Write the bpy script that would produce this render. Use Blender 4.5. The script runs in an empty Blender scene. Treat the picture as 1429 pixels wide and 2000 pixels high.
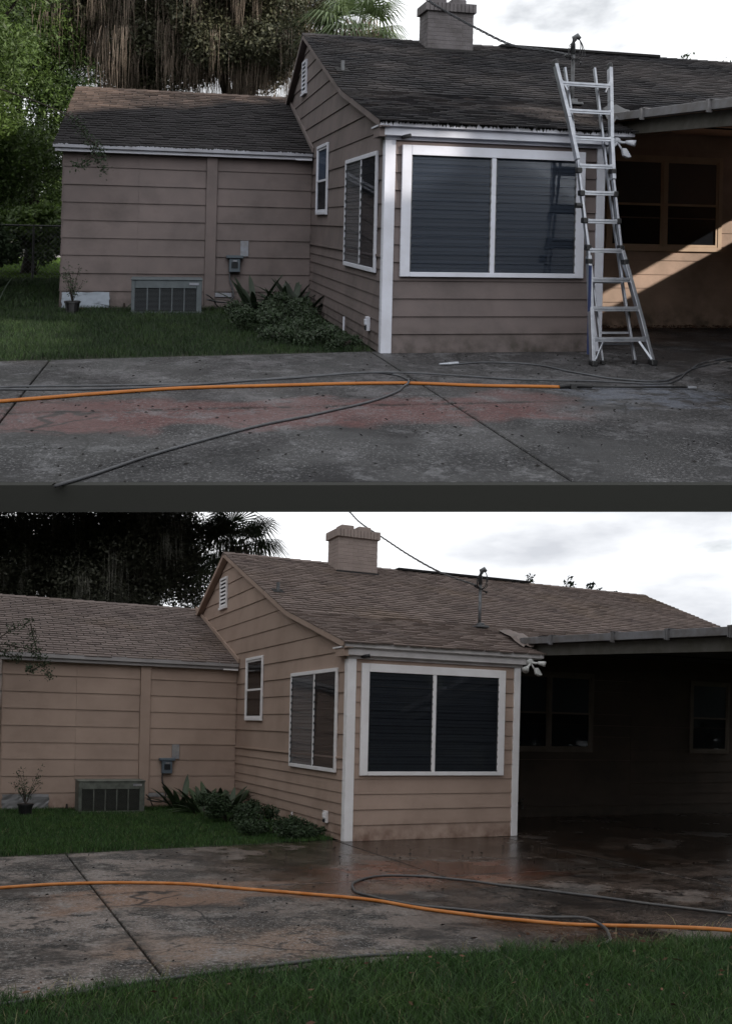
import bpy, math, random
import numpy as np
from mathutils import Matrix, Vector
random.seed(7); rng = np.random.default_rng(7)
SC = bpy.context.scene
COL = SC.collection

# ---------------------------------------------------------------- camera, sky, sun, exposure
EYE = np.array([-4.854, -11.409, 1.577]); YAW = 0.423; FPX = 1770.6; ROLL = 0.023
RIGHT = np.array([math.cos(YAW), -math.sin(YAW), 0.0]); FWD = np.array([math.sin(YAW), math.cos(YAW), 0.0]); UPV = np.array([0, 0, 1.0])
cam_d = bpy.data.cameras.new('camera'); cam = bpy.data.objects.new('camera', cam_d); COL.objects.link(cam)
cam_d.sensor_fit = 'VERTICAL'; cam_d.sensor_height = 24.0; cam_d.sensor_width = 24.0
cam_d.lens = FPX / 2000 * 24; cam_d.shift_y = (1418.97 - 1000) / 2000; cam_d.clip_start = 0.05; cam_d.clip_end = 2000
xa = math.cos(ROLL) * RIGHT + math.sin(ROLL) * UPV; ya = -math.sin(ROLL) * RIGHT + math.cos(ROLL) * UPV; za = -FWD
m = Matrix.Identity(4)
for i in range(3):
    m[i][0], m[i][1], m[i][2], m[i][3] = xa[i], ya[i], za[i], EYE[i]
cam.matrix_world = m
SC.camera = cam

# Two places: the washed house stands level in the yard; the unwashed one stands on the hillside terrace above it.
class Place: pass
L = Place(); L.M = np.eye(3); L.t = np.zeros(3); L.s = 1.0; L.id = 'low'
U = Place(); U.id = 'high'; U.s = 4.2
UE = np.array([-2.519, -10.309, 1.518]); UY = 0.219
cu, su = math.cos(UY), math.sin(UY)
Rh = np.array([[cu, -su, 0], [su, cu, 0], [0, 0, 1.0]])
GX = 983.25 * math.sin(ROLL) / FPX; GZ = 983.25 * math.cos(ROLL) / FPX      # grade of the terrace
Sh = np.array([[1, -GX, 0], [0, 1, 0], [0, GZ, 1.0]])
B = np.stack([RIGHT, FWD, UPV], axis=1)
U.M = B @ (U.s * Sh) @ Rh; U.t = EYE - U.M @ UE
L.cam = (EYE, YAW); U.cam = (UE, UY)
def depth(pl, p):
    e, y = pl.cam; d = np.asarray(p) - e
    return math.sin(y) * d[..., 0] + math.cos(y) * d[..., 1]
def pix(pl, p):
    e, y = pl.cam; d = np.asarray(p, float) - e
    xr = math.cos(y) * d[..., 0] - math.sin(y) * d[..., 1]; yr = math.sin(y) * d[..., 0] + math.cos(y) * d[..., 1]
    return 714.5 + FPX * xr / yr + 0.023 * FPX * d[..., 2] / yr, (435.7 if pl is U else 1419) - FPX * d[..., 2] / yr + .023 * FPX * xr / yr

SUN_H = np.array([1.0, -0.75, 0.50])                                        # towards the sun, in the plan of the upper house
sd = U.M @ SUN_H; sd /= np.linalg.norm(sd)
EXPO = 0.0
sun_d = bpy.data.lights.new('sun', 'SUN'); sun = bpy.data.objects.new('sun', sun_d); COL.objects.link(sun)
sun_d.energy = 4.6; sun_d.angle = math.radians(0.6); sun_d.color = (1.0, 0.92, 0.83)
sun.rotation_euler = Vector(sd).to_track_quat('Z', 'Y').to_euler(); sun.location = (0, -20, 60)

w = bpy.data.worlds.new('World'); SC.world = w; w.use_nodes = True
nt = w.node_tree; nt.nodes.clear()
def N(nt, typ, **kw):
    n = nt.nodes.new(typ)
    for k, v in kw.items():
        if k.startswith('i_'):
            key = k[2:]; key = int(key) if key.isdigit() else key
            n.inputs[key].default_value = v
        else: setattr(n, k, v)
    return n
sky = N(nt, 'ShaderNodeTexSky', sky_type='NISHITA', sun_disc=False)
sky.sun_elevation = math.asin(sd[2]); sky.sun_rotation = math.atan2(sd[0], sd[1])
tc = N(nt, 'ShaderNodeTexCoord'); mp = N(nt, 'ShaderNodeMapping'); mp.inputs['Scale'].default_value = (1, 1, 3.2); mp.inputs['Location'].default_value = (0.35, 0.1, 0.12)
nt.links.new(tc.outputs['Generated'], mp.inputs[0])
n1 = N(nt, 'ShaderNodeTexNoise', i_Scale=2.6, i_Detail=7.0, i_Roughness=0.55); nt.links.new(mp.outputs[0], n1.inputs['Vector'])
r1 = N(nt, 'ShaderNodeValToRGB'); r1.color_ramp.elements[0].position = 0.28; r1.color_ramp.elements[1].position = 0.42
nt.links.new(n1.outputs['Fac'], r1.inputs[0])
n2 = N(nt, 'ShaderNodeTexNoise', i_Scale=3.4, i_Detail=6.0, i_Roughness=0.5); nt.links.new(mp.outputs[0], n2.inputs['Vector'])
r2 = N(nt, 'ShaderNodeValToRGB'); r2.color_ramp.elements[0].position = 0.48; r2.color_ramp.elements[1].position = 0.64
r2.color_ramp.elements[0].color = (12.5, 12.7, 13.0, 1); r2.color_ramp.elements[1].color = (7.0, 7.25, 7.8, 1)
nt.links.new(n2.outputs['Fac'], r2.inputs[0])
mx = N(nt, 'ShaderNodeMixRGB'); nt.links.new(r1.outputs[0], mx.inputs[0]); nt.links.new(sky.outputs[0], mx.inputs[1]); nt.links.new(r2.outputs[0], mx.inputs[2])
bg = N(nt, 'ShaderNodeBackground'); bg.inputs[1].default_value = 0.10
nt.links.new(mx.outputs[0], bg.inputs[0]); wo = N(nt, 'ShaderNodeOutputWorld'); nt.links.new(bg.outputs[0], wo.inputs[0])
SC.view_settings.view_transform = 'Standard'; SC.view_settings.look = 'None'; SC.view_settings.exposure = EXPO; SC.view_settings.gamma = 1.0
SC.view_settings.use_curve_mapping = False
SC.render.engine = 'CYCLES'; SC.cycles.max_bounces = 6; SC.cycles.transparent_max_bounces = 12; SC.cycles.caustics_reflective = False; SC.cycles.caustics_refractive = False

# ---------------------------------------------------------------- materials
def mat(name, col, rough=0.7, metal=0.0, spec=0.4, s=1.0, noise=None, col2=None, nscale=6.0, thr=(0.35, 0.65), ramp_col=None, bump=0.0, bscale=60.0, rnd=0.0, island=False, extra=None, stretch=None, transl=0.0, nrough=0.6):
    """principled material: colour -> noise mix -> optional second stain -> per piece variation, with bump"""
    mt = bpy.data.materials.new(name); mt.use_nodes = True; nt = mt.node_tree; nt.nodes.clear()
    out = N(nt, 'ShaderNodeOutputMaterial'); bs = N(nt, 'ShaderNodeBsdfPrincipled')
    bs.inputs['Roughness'].default_value = rough; bs.inputs['Metallic'].default_value = metal; bs.inputs['Specular IOR Level'].default_value = spec
    geo = N(nt, 'ShaderNodeNewGeometry'); mp = N(nt, 'ShaderNodeMapping')
    k = 1.0 / s; st = stretch or (1, 1, 1); mp.inputs['Scale'].default_value = (k * st[0], k * st[1], k * st[2])
    nt.links.new(geo.outputs['Position'], mp.inputs[0]); vec = mp.outputs[0]
    rgb = N(nt, 'ShaderNodeRGB'); rgb.outputs[0].default_value = (*col, 1); cur = rgb.outputs[0]
    def mask(scale, lo, hi, detail=8.0, vec=vec, rough=nrough):
        n = N(nt, 'ShaderNodeTexNoise', i_Scale=scale, i_Detail=detail, i_Roughness=rough); nt.links.new(vec, n.inputs['Vector'])
        r = N(nt, 'ShaderNodeMapRange', i_1=lo, i_2=hi); nt.links.new(n.outputs['Fac'], r.inputs[0]); return r.outputs[0]
    def mix(cur, c, f, fac=None, blend='MIX'):
        x = N(nt, 'ShaderNodeMixRGB', blend_type=blend)
        if isinstance(f, float): x.inputs[0].default_value = f
        else: nt.links.new(f, x.inputs[0])
        nt.links.new(cur, x.inputs[1])
        if isinstance(c, tuple): x.inputs[2].default_value = (*c, 1)
        else: nt.links.new(c, x.inputs[2])
        return x.outputs[0]
    if col2: cur = mix(cur, col2, mask(nscale, *thr))
    api = dict(nt=nt, geo=geo, vec=vec, mask=mask, mix=mix, bs=bs)
    if extra: cur = extra(cur, api)
    if rnd > 0:
        oi = N(nt, 'ShaderNodeObjectInfo'); a = N(nt, 'ShaderNodeMath', operation='ADD'); nt.links.new(oi.outputs['Random'], a.inputs[0]); nt.links.new(geo.outputs['Random Per Island'], a.inputs[1])
        if not island: a.inputs[1].default_value = 0; nt.links.remove(a.inputs[1].links[0])
        fr = N(nt, 'ShaderNodeMath', operation='FRACT'); nt.links.new(a.outputs[0], fr.inputs[0])
        mr = N(nt, 'ShaderNodeMapRange', i_3=1 - rnd, i_4=1 + rnd); nt.links.new(fr.outputs[0], mr.inputs[0])
        hs = N(nt, 'ShaderNodeHueSaturation'); nt.links.new(mr.outputs[0], hs.inputs['Value']); nt.links.new(cur, hs.inputs['Color']); cur = hs.outputs[0]
    nt.links.new(cur, bs.inputs['Base Color'])
    if bump > 0:
        n = N(nt, 'ShaderNodeTexNoise', i_Scale=bscale, i_Detail=5.0); nt.links.new(vec, n.inputs['Vector'])
        b = N(nt, 'ShaderNodeBump', i_Strength=bump, i_Distance=0.01 * s); nt.links.new(n.outputs['Fac'], b.inputs['Height']); nt.links.new(b.outputs[0], bs.inputs['Normal'])
    sh = bs.outputs[0]
    if transl > 0:
        t = N(nt, 'ShaderNodeBsdfTranslucent'); nt.links.new(cur, t.inputs[0]); ms = N(nt, 'ShaderNodeMixShader', i_0=transl); nt.links.new(sh, ms.inputs[1]); nt.links.new(t.outputs[0], ms.inputs[2]); sh = ms.outputs[0]
    nt.links.new(sh, out.inputs[0]); return mt

def hp_vec(api):
    a = N(api['nt'], 'ShaderNodeAttribute', attribute_name='hp'); return a.outputs['Vector']
def rng_mask(nt, sock, a, b, c, d):
    m1 = N(nt, 'ShaderNodeMapRange', i_1=a, i_2=b); m2 = N(nt, 'ShaderNodeMapRange', i_1=c, i_2=d, i_3=1.0, i_4=0.0)
    nt.links.new(sock, m1.inputs[0]); nt.links.new(sock, m2.inputs[0]); mu = N(nt, 'ShaderNodeMath', operation='MULTIPLY'); nt.links.new(m1.outputs[0], mu.inputs[0]); nt.links.new(m2.outputs[0], mu.inputs[1]); return mu.outputs[0]
def mul(nt, a, b, op='MULTIPLY'):
    mu = N(nt, 'ShaderNodeMath', operation=op, use_clamp=True)
    for i, q in enumerate((a, b)):
        if isinstance(q, (int, float)): mu.inputs[i].default_value = q
        else: nt.links.new(q, mu.inputs[i])
    return mu.outputs[0]

def concrete(pl):
    up = pl is U
    def ex(cur, api):
        nt, mask, mix = api['nt'], api['mask'], api['mix']; hv = hp_vec(api)
        sep = N(nt, 'ShaderNodeSeparateXYZ'); nt.links.new(hv, sep.inputs[0]); X, Y = sep.outputs[0], sep.outputs[1]
        wob = N(nt, 'ShaderNodeTexNoise', i_Scale=1.3, i_Detail=7.0); nt.links.new(hv, wob.inputs['Vector'])
        wy = mul_add(nt, wob.outputs['Fac'], 1.6, -0.8); 
        yy = N(nt, 'ShaderNodeMath', operation='ADD'); nt.links.new(Y, yy.inputs[0]); nt.links.new(wy, yy.inputs[1]); yy = yy.outputs[0]
        xx = N(nt, 'ShaderNodeMath', operation='ADD'); nt.links.new(X, xx.inputs[0]); nt.links.new(wy, xx.inputs[1]); xx = xx.outputs[0]
        # broad mildew
        cur = mix(cur, (0.022, 0.020, 0.021) if up else (0.032, 0.026, 0.022), mul(nt, mask(0.9, .41 if up else .44, .50 if up else .53, 10.0, vec=hv, rough=.7), .9))
        cur = mix(cur, (0.012, 0.012, 0.013) if up else (0.02, .017, .015), mask(3.2, .51, .57, 12.0, vec=hv, rough=.78))
        if up:
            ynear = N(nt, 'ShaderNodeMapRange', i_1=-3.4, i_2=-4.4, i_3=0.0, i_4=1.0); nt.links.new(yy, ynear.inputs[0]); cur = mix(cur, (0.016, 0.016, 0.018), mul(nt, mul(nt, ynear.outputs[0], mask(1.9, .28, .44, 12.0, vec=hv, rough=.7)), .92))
        # red oxide paint remains
        red = mul(nt, mul(nt, rng_mask(nt, yy, -3.75, -3.55, -2.75, -2.5), rng_mask(nt, xx, -4.2, -3.7, 0.6, 1.0)), mask(7.0, .38, .43, 12.0, vec=hv, rough=.78))
        cur = mix(cur, (0.135, 0.058, 0.055) if up else (0.24, 0.145, 0.098), mul(nt, red, .85))
        if not up:
            r2 = mul(nt, mul(nt, rng_mask(nt, yy, -3.4, -3.2, -2.1, -1.9), rng_mask(nt, xx, -1.7, -1.2, 1.0, 1.6)), mask(6.0, .43, .48, 12.0, vec=hv, rough=.78))
            cur = mix(cur, (0.26, 0.10, 0.055), mul(nt, r2, .85))
            r3 = mul(nt, mul(nt, rng_mask(nt, yy, -5.75, -5.5, -4.9, -4.6), rng_mask(nt, xx, -3.9, -3.6, -2.6, -2.3)), mask(6.0, .43, .48, 12.0, vec=hv, rough=.78))
            cur = mix(cur, (0.22, 0.15, 0.11), mul(nt, r3, .8))
            r4 = mul(nt, rng_mask(nt, xx, 1.2, 2.4, 9, 10), mask(1.8, .52, .62, 8.0, vec=hv)); cur = mix(cur, (0.15, 0.085, 0.05), mul(nt, r4, .5))
        # blue grey paint spots
        blu = mul(nt, mul(nt, rng_mask(nt, yy, -3.5, -3.3, -2.4, -2.2), rng_mask(nt, xx, 0.9, 1.3, 2.3, 2.8)), mask(3.0, .42, .52, 9.0, vec=hv))
        cur = mix(cur, (0.12, 0.135, 0.17) if up else (.17, .17, .17), mul(nt, blu, .8))
        # bare pale worn areas and aggregate
        cur = mix(cur, (0.17, 0.17, 0.18) if up else (0.22, 0.20, 0.185), mul(nt, mask(2.1, .535, .58, 12.0, vec=hv, rough=.82), .5 if up else .72))
        sp = mul(nt, mask(48, .56, .62, 3.0, vec=hv), mask(1.5, .42, .58, vec=hv)); cur = mix(cur, (0.30, 0.30, 0.31), mul(nt, sp, .45 if up else .7))
        sp = mask(120, .62, .68, 3.0, vec=hv); cur = mix(cur, (0.010, 0.010, 0.010), mul(nt, sp, .6))
        # slab edges hold dirt along the joints
        for ax, c in ((X, -3.66), (X, -0.10), (X, 2.45), (Y, -2.95)):
            dk = rng_mask(nt, ax, c - .09, c - .02, c + .02, c + .09); cur = mix(cur, (0.015, 0.014, 0.012), mul(nt, mul(nt, dk, mask(9, .42, .6, vec=hv)), .85))
        g1 = mask(26, .46, .56, 6.0, vec=hv, rough=.85); cur = mix(cur, (0.35, 0.33, 0.32), mul(nt, g1, .62), blend='MULTIPLY')
        g2 = mul(nt, mask(24, .535, .575, 7.0, vec=hv, rough=.88), mask(1.1, .40, .54, 8.0, vec=hv)); cur = mix(cur, (0.25, 0.245, 0.25) if up else (.30, .28, .26), mul(nt, g2, .33 if up else .6))
        cr = N(nt, 'ShaderNodeTexVoronoi', feature='DISTANCE_TO_EDGE', i_Scale=.55); wv = N(nt, 'ShaderNodeMixRGB', blend_type='ADD', i_0=.35); nt.links.new(hv, wv.inputs[1]); nt.links.new(wob.outputs['Color'], wv.inputs[2]); nt.links.new(wv.outputs[0], cr.inputs['Vector'])
        cl = N(nt, 'ShaderNodeMapRange', i_1=.003, i_2=.007, i_3=1.0, i_4=0.0); nt.links.new(cr.outputs['Distance'], cl.inputs[0]); cur = mix(cur, (0.01, .01, .01), mul(nt, mul(nt, cl.outputs[0], mask(.8, .50, .56, vec=hv)), .8))
        # wetness lowers the roughness
        wet = mask(0.8, .40, .56, 7.0, vec=hv)
        if not up:
            wx = N(nt, 'ShaderNodeMapRange', i_1=-3.4, i_2=-1.4); nt.links.new(xx, wx.inputs[0]); wyy = N(nt, 'ShaderNodeMapRange', i_1=-4.9, i_2=-3.1); nt.links.new(yy, wyy.inputs[0])
            wb = N(nt, 'ShaderNodeMapRange', i_1=-2.0, i_2=-.7); nt.links.new(xx, wb.outputs[0].node.inputs[0]); wet = mul(nt, mul(nt, mul(nt, wx.outputs[0], wyy.outputs[0]), mul(nt, wb.outputs[0], .85), 'MAXIMUM'), mul(nt, wet, .6, 'ADD'))
            x = mix(cur, (0.30, .235, .19), mul(nt, wet, .9), blend='MULTIPLY'); cur = x
            ro = N(nt, 'ShaderNodeMapRange', i_3=.85, i_4=.06)
        else: ro = N(nt, 'ShaderNodeMapRange', i_3=.9, i_4=.55)
        nt.links.new(wet, ro.inputs[0]); nt.links.new(ro.outputs[0], api['bs'].inputs['Roughness'])
        return cur
    return mat('concrete_' + pl.id, (0.105, 0.10, 0.106) if up else (0.20, 0.165, 0.145), s=pl.s, extra=ex, bump=.5, bscale=70, rnd=.08)
def mul_add(nt, a, k, c):
    mu = N(nt, 'ShaderNodeMath', operation='MULTIPLY_ADD'); nt.links.new(a, mu.inputs[0]); mu.inputs[1].default_value = k; mu.inputs[2].default_value = c; return mu.outputs[0]

def glass_mat(k):
    mt = bpy.data.materials.new('window_glass'); mt.use_nodes = True; nt = mt.node_tree; nt.nodes.clear()
    out = N(nt, 'ShaderNodeOutputMaterial'); t = N(nt, 'ShaderNodeBsdfTransparent'); t.inputs[0].default_value = (.80, .82, .85, 1); g = N(nt, 'ShaderNodeBsdfGlossy', i_Roughness=0.03)
    lw = N(nt, 'ShaderNodeFresnel', i_IOR=1.5); ms = N(nt, 'ShaderNodeMixShader')
    mk_ = N(nt, 'ShaderNodeMath', operation='MULTIPLY', i_1=k); nt.links.new(lw.outputs[0], mk_.inputs[0]); nt.links.new(mk_.outputs[0], ms.inputs[0]); nt.links.new(t.outputs[0], ms.inputs[1]); nt.links.new(g.outputs[0], ms.inputs[2]); nt.links.new(ms.outputs[0], out.inputs[0]); return mt

def dirt_low(col, hi=0.5, lo=0.0, sm=.35):
    """mildew creeping up from the ground: a stain with its own noisy outline"""
    def ex(cur, api):
        nt = api['nt']; sep = N(nt, 'ShaderNodeSeparateXYZ'); nt.links.new(hp_vec(api), sep.inputs[0])
        r = N(nt, 'ShaderNodeMapRange', i_1=hi, i_2=lo, i_3=0.0, i_4=1.0); nt.links.new(sep.outputs[2], r.inputs[0])
        n = api['mask'](5.0, .38, .66, 8.0); cur = api['mix'](cur, col, mul(nt, mul(nt, r.outputs[0], n), .9))
        return api['mix'](cur, tuple(c * .6 for c in col), mul(nt, api['mask'](1.6, .5, .75, 6.0), sm))
    return ex
def drips(zt, h):
    def ex(cur, api):
        nt = api['nt']; hv = hp_vec(api); sep = N(nt, 'ShaderNodeSeparateXYZ'); nt.links.new(hv, sep.inputs[0])
        mpx = N(nt, 'ShaderNodeMapping'); mpx.inputs['Scale'].default_value = (34, 34, 1.2); nt.links.new(hv, mpx.inputs[0])
        n = N(nt, 'ShaderNodeTexNoise', i_Scale=1.0, i_Detail=3.0); nt.links.new(mpx.outputs[0], n.inputs['Vector'])
        broad = N(nt, 'ShaderNodeTexNoise', i_Scale=2.3, i_Detail=2.0); nt.links.new(hv, broad.inputs['Vector'])
        a = mul_add(nt, n.outputs['Fac'], h * 2.4, zt - h * 0.55 - h * 1.2); b = mul_add(nt, broad.outputs['Fac'], -h * 1.8, h * 0.9)
        s = N(nt, 'ShaderNodeMath', operation='ADD'); nt.links.new(a, s.inputs[0]); nt.links.new(b, s.inputs[1])
        g = N(nt, 'ShaderNodeMath', operation='GREATER_THAN'); nt.links.new(sep.outputs[2], g.inputs[0]); nt.links.new(s.outputs[0], g.inputs[1])
        return api['mix'](cur, (0.012, 0.011, 0.011), g.outputs[0])
    return ex

def shed_shade(c, a):
    # painted shade: darkens the lower courses up to the sun's slanting edge
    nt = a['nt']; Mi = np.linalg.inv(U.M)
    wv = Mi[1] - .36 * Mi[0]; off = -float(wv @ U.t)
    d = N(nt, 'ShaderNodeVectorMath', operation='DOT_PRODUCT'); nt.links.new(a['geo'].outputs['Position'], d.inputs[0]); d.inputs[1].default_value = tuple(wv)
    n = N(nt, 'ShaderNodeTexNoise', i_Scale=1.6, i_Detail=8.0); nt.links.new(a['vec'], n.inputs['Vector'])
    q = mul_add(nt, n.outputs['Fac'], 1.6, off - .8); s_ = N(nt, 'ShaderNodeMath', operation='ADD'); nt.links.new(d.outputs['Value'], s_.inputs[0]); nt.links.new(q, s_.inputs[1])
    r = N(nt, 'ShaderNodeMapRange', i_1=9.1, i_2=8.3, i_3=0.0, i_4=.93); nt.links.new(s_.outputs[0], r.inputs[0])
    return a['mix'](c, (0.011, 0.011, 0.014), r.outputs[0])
def palette(pl):
    up = pl is U; s = pl.s; m = {}
    wall = (0.178, 0.142, 0.136) if up else (0.395, 0.288, 0.232); wall2 = (0.145, 0.118, 0.114) if up else (0.345, 0.25, 0.20)
    if up:
        m['siding'] = mat('siding_paint_soiled', wall, .75, s=s, col2=wall2, nscale=2.0, extra=dirt_low((0.03, 0.026, 0.018), .34), bump=.10, bscale=45, rnd=.05)
    else:
        m['siding'] = mat('siding_paint_washed', wall, .7, s=s, col2=wall2, nscale=1.6, extra=dirt_low((0.12, 0.06, 0.04), .30, 0.0, .10), bump=.10, bscale=45, rnd=.05)
    m['siding_warm'] = mat('siding_porch_' + pl.id, (0.52, 0.37, 0.285) if up else (0.07, 0.05, 0.038), .75, s=s, col2=(0.38, 0.275, 0.21) if up else (.055, .04, .03), nscale=2.0, extra=dirt_low((0.03, 0.026, 0.018), .4), bump=.1, bscale=45, rnd=.05)  # porch shade is put into the lower colour, bounced sunlight into the upper
    m['trim'] = mat('white_trim_' + pl.id, (0.66, 0.68, 0.76) if up else (0.82, 0.80, 0.81), .55, s=s, col2=(0.58, .59, .65) if up else (0.74, 0.71, 0.71), nscale=3.0, bump=.08, bscale=50)
    m['trim_drip'] = mat('eave_trim_' + pl.id, (0.66, 0.67, 0.74) if up else (0.60, 0.57, 0.57), .55, s=s, col2=(0.40, .40, .45) if up else (0.45, 0.42, 0.42), nscale=3.0, extra=drips(2.722, .066) if up else None, bump=.08)
    m['shed_drip'] = mat('shed_eave_trim_' + pl.id, (0.36, 0.37, 0.42) if up else (0.34, 0.32, 0.32), .55, s=s, col2=(0.26, .26, .29) if up else (0.27, 0.25, 0.25), nscale=3.0, extra=drips(2.722, .036) if up else None)
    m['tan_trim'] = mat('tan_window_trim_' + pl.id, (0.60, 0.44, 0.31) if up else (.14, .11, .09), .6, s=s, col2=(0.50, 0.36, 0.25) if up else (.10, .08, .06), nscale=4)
    def rf(cur, api):
        nt = api['nt']
        if up:
            cur = api['mix'](cur, (0.009, 0.009, 0.012), mul(nt, api['mask'](.55, .38, .58, 8.0), .92)); return api['mix'](cur, (0.11, 0.075, 0.055), mul(nt, api['mask'](1.1, .60, .72, 8.0), .35))
        cur = api['mix'](cur, (0.17, 0.115, 0.062), mul(nt, api['mask'](.5, .52, .70, 5.0), .3)); return api['mix'](cur, (0.075, 0.055, 0.055), mul(nt, api['mask'](2.2, .52, .7, 8.0), .6))
    m['shingle'] = mat('shingles_' + pl.id, (0.052, 0.045, 0.044) if up else (0.165, 0.128, 0.113), .9, spec=.25, s=s, extra=rf, bump=.6, bscale=160, rnd=.42 if up else .19, island=True)
    m['shed_shingle'] = mat('shed_shingles_' + pl.id, (0.125, 0.090, 0.074) if up else (0.165, 0.132, 0.120), .9, spec=.25, s=s, extra=(lambda c, a: shed_shade(c, a)) if up else rf, bump=.6, bscale=160, rnd=.42 if up else .19, island=True)  # upper: sunlit tone as base colour, shade painted over it
    m['under'] = mat('roof_underlay_' + pl.id, (0.012, 0.011, 0.011), .9, s=s)
    m['brick'] = mat('painted_brick_' + pl.id, (0.17, 0.155, 0.16) if up else (0.33, 0.265, 0.24), .85, s=s, col2=(0.10, 0.09, 0.09) if up else (0.29, 0.235, 0.21), nscale=3.5, bump=.5, bscale=50, rnd=.07)
    m['mortar'] = mat('chimney_mortar_' + pl.id, (0.16, 0.145, 0.15) if up else (0.31, 0.25, 0.225), .9, s=s, bump=.5, bscale=50)
    m['dark'] = mat('dark_interior_' + pl.id, (0.010, 0.012, 0.015), .8, s=s)
    m['blind'] = mat('blind_slats_' + pl.id, (0.040, 0.050, 0.066) if up else (0.085, 0.088, 0.096), .6, s=s, rnd=.12, island=True)
    m['blind_pale'] = mat('pale_blind_' + pl.id, (0.30, 0.28, 0.26), .5, s=s)
    m['curtain'] = mat('curtain_' + pl.id, (0.11, 0.14, 0.20) if up else (0.10, 0.11, 0.10), .9, s=s)
    m['alu'] = mat('mill_aluminium_' + pl.id, (0.50, 0.52, 0.56), .38, metal=.85, s=s, col2=(0.36, .38, .42), nscale=9, bump=.05)
    m['blackp'] = mat('black_plastic_' + pl.id, (0.012, 0.012, 0.013), .45, s=s)
    m['grey_metal'] = mat('galvanised_metal_' + pl.id, (0.16, 0.165, 0.175), .5, metal=.5, s=s, col2=(0.09, .09, .09), nscale=12)
    m['gutter'] = mat('gutter_metal_' + pl.id, (0.20, 0.20, 0.215), .5, metal=.2, s=s, col2=(0.13, .12, .115), nscale=5)
    m['beam'] = mat('weathered_beam_' + pl.id, (0.10, 0.095, 0.085), .8, s=s, col2=(0.055, .05, .038), nscale=4, nrough=.75)
    m['ceil'] = mat('porch_ceiling_' + pl.id, (0.62, 0.42, 0.31) if up else (.035, .03, .025), .85, s=s)  # upper ceiling lightened to brighten the porch, lower one darkened as shade
    m['acpaint'] = mat('condenser_paint_' + pl.id, (0.085, 0.105, 0.115) if up else (0.13, 0.138, 0.118), .5, s=s, col2=(0.06, 0.075, .085) if up else (.065, .07, .058), nscale=7)
    m['acgrille'] = mat('condenser_grille_' + pl.id, (0.035, 0.042, 0.048) if up else (0.05, 0.052, 0.044), .5, s=s)
    m['bluebox'] = mat('blue_grey_box_' + pl.id, (0.055, 0.075, 0.095) if up else (.10, .125, .15), .45, s=s)
    m['plate'] = mat('pale_plate_' + pl.id, (0.26, .28, .33) if up else (.33, .31, .29), .6, s=s, col2=(.2, .2, .22), nscale=9)
    m['foil'] = mat('crinkled_foil_' + pl.id, (0.24, 0.27, 0.31) if up else (.24, .235, .24), .5, metal=.6, s=s)
    m['orange'] = mat('orange_hose_rubber_' + pl.id, (0.52, 0.17, 0.02) if up else (0.50, 0.20, 0.06), .5, s=s, col2=(0.42, .13, .015), nscale=8)
    m['greyhose'] = mat('grey_hose_rubber_' + pl.id, (0.085, 0.09, 0.10) if up else (0.085, 0.08, 0.075), .45, s=s, col2=(.05, .05, .055), nscale=8)
    m['concrete'] = concrete(pl)
    m['soil'] = mat('soil_' + pl.id, (0.030, 0.026, 0.016), .95, s=s, col2=(0.02, 0.035, 0.012), nscale=3, bump=.6, bscale=20)
    m['grass'] = mat('grass_blades_' + pl.id, (0.017, 0.040, 0.009) if up else (0.036, 0.084, 0.020), .6, s=s, col2=(0.032, 0.062, 0.014) if up else (0.050, 0.10, 0.022), nscale=1.8, thr=(.45, .62), rnd=.75, island=True, transl=.3)  # upper lawn's shade is put into its darker colour
    m['straw'] = mat('straw_' + pl.id, (0.17, 0.15, 0.08), .8, s=s, rnd=.4, island=True)
    m['farlawn'] = mat('bright_lawn_' + pl.id, (0.11, 0.19, 0.03), .8, s=s, col2=(0.07, 0.13, 0.02), nscale=6, rnd=.3, island=True, transl=.25)  # lit copy of the upper grass, sunlight put into the colour
    m['oak'] = mat('oak_leaves_' + pl.id, (0.095, 0.095, 0.055) if up else (0.135, 0.14, 0.10), .5, s=s, col2=(0.06, 0.065, 0.035) if up else (.085, .09, .06), nscale=.8, rnd=.4, island=True, transl=.2)
    m['feather'] = mat('bright_leaflets_' + pl.id, (0.105, 0.165, 0.036), .5, s=s, col2=(0.045, 0.08, 0.022), nscale=.7, rnd=.4, island=True, transl=.35)
    m['bush'] = mat('dark_bush_leaves_' + pl.id, (0.026, 0.046, 0.018), .65, s=s, rnd=.4, island=True, transl=.15)
    m['broad'] = mat('broad_leaves_' + pl.id, (0.020, 0.034, 0.018) if up else (.035, .055, .026), .5, s=s, rnd=.35, island=True, transl=.1)
    m['moss'] = mat('hanging_moss_' + pl.id, (0.27, 0.215, 0.17) if up else (0.30, 0.29, 0.25), .95, s=s, col2=(0.18, 0.145, 0.115) if up else (.20, .195, .16), nscale=1.2, rnd=.35, island=True, transl=.25)
    m['bark'] = mat('bark_' + pl.id, (0.055, 0.042, 0.034), .95, s=s, col2=(0.03, .025, .02), nscale=8, stretch=(1, 1, .25), bump=.8, bscale=22)
    m['palm'] = mat('palm_leaf_' + pl.id, (0.13, 0.18, 0.08) if up else (0.12, 0.15, 0.09), .45, s=s, rnd=.35, island=True, transl=.25)
    m['litter'] = mat('dead_leaves_' + pl.id, (0.10, 0.05, 0.03), .85, s=s, rnd=.5, island=True)
    m['debris'] = mat('wet_leaf_debris_' + pl.id, (0.012, 0.010, 0.009), .8, s=s, rnd=.4, island=True)
    m['flood'] = mat('lamp_housing_' + pl.id, (0.55, .57, .62) if up else (.52, .52, .50), .5, s=s)
    m['glass'] = glass_mat(.11 if up else .9); m['glass_side'] = glass_mat(.22); m['glass_dim'] = glass_mat(.35 if up else .10)
    return m

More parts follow.
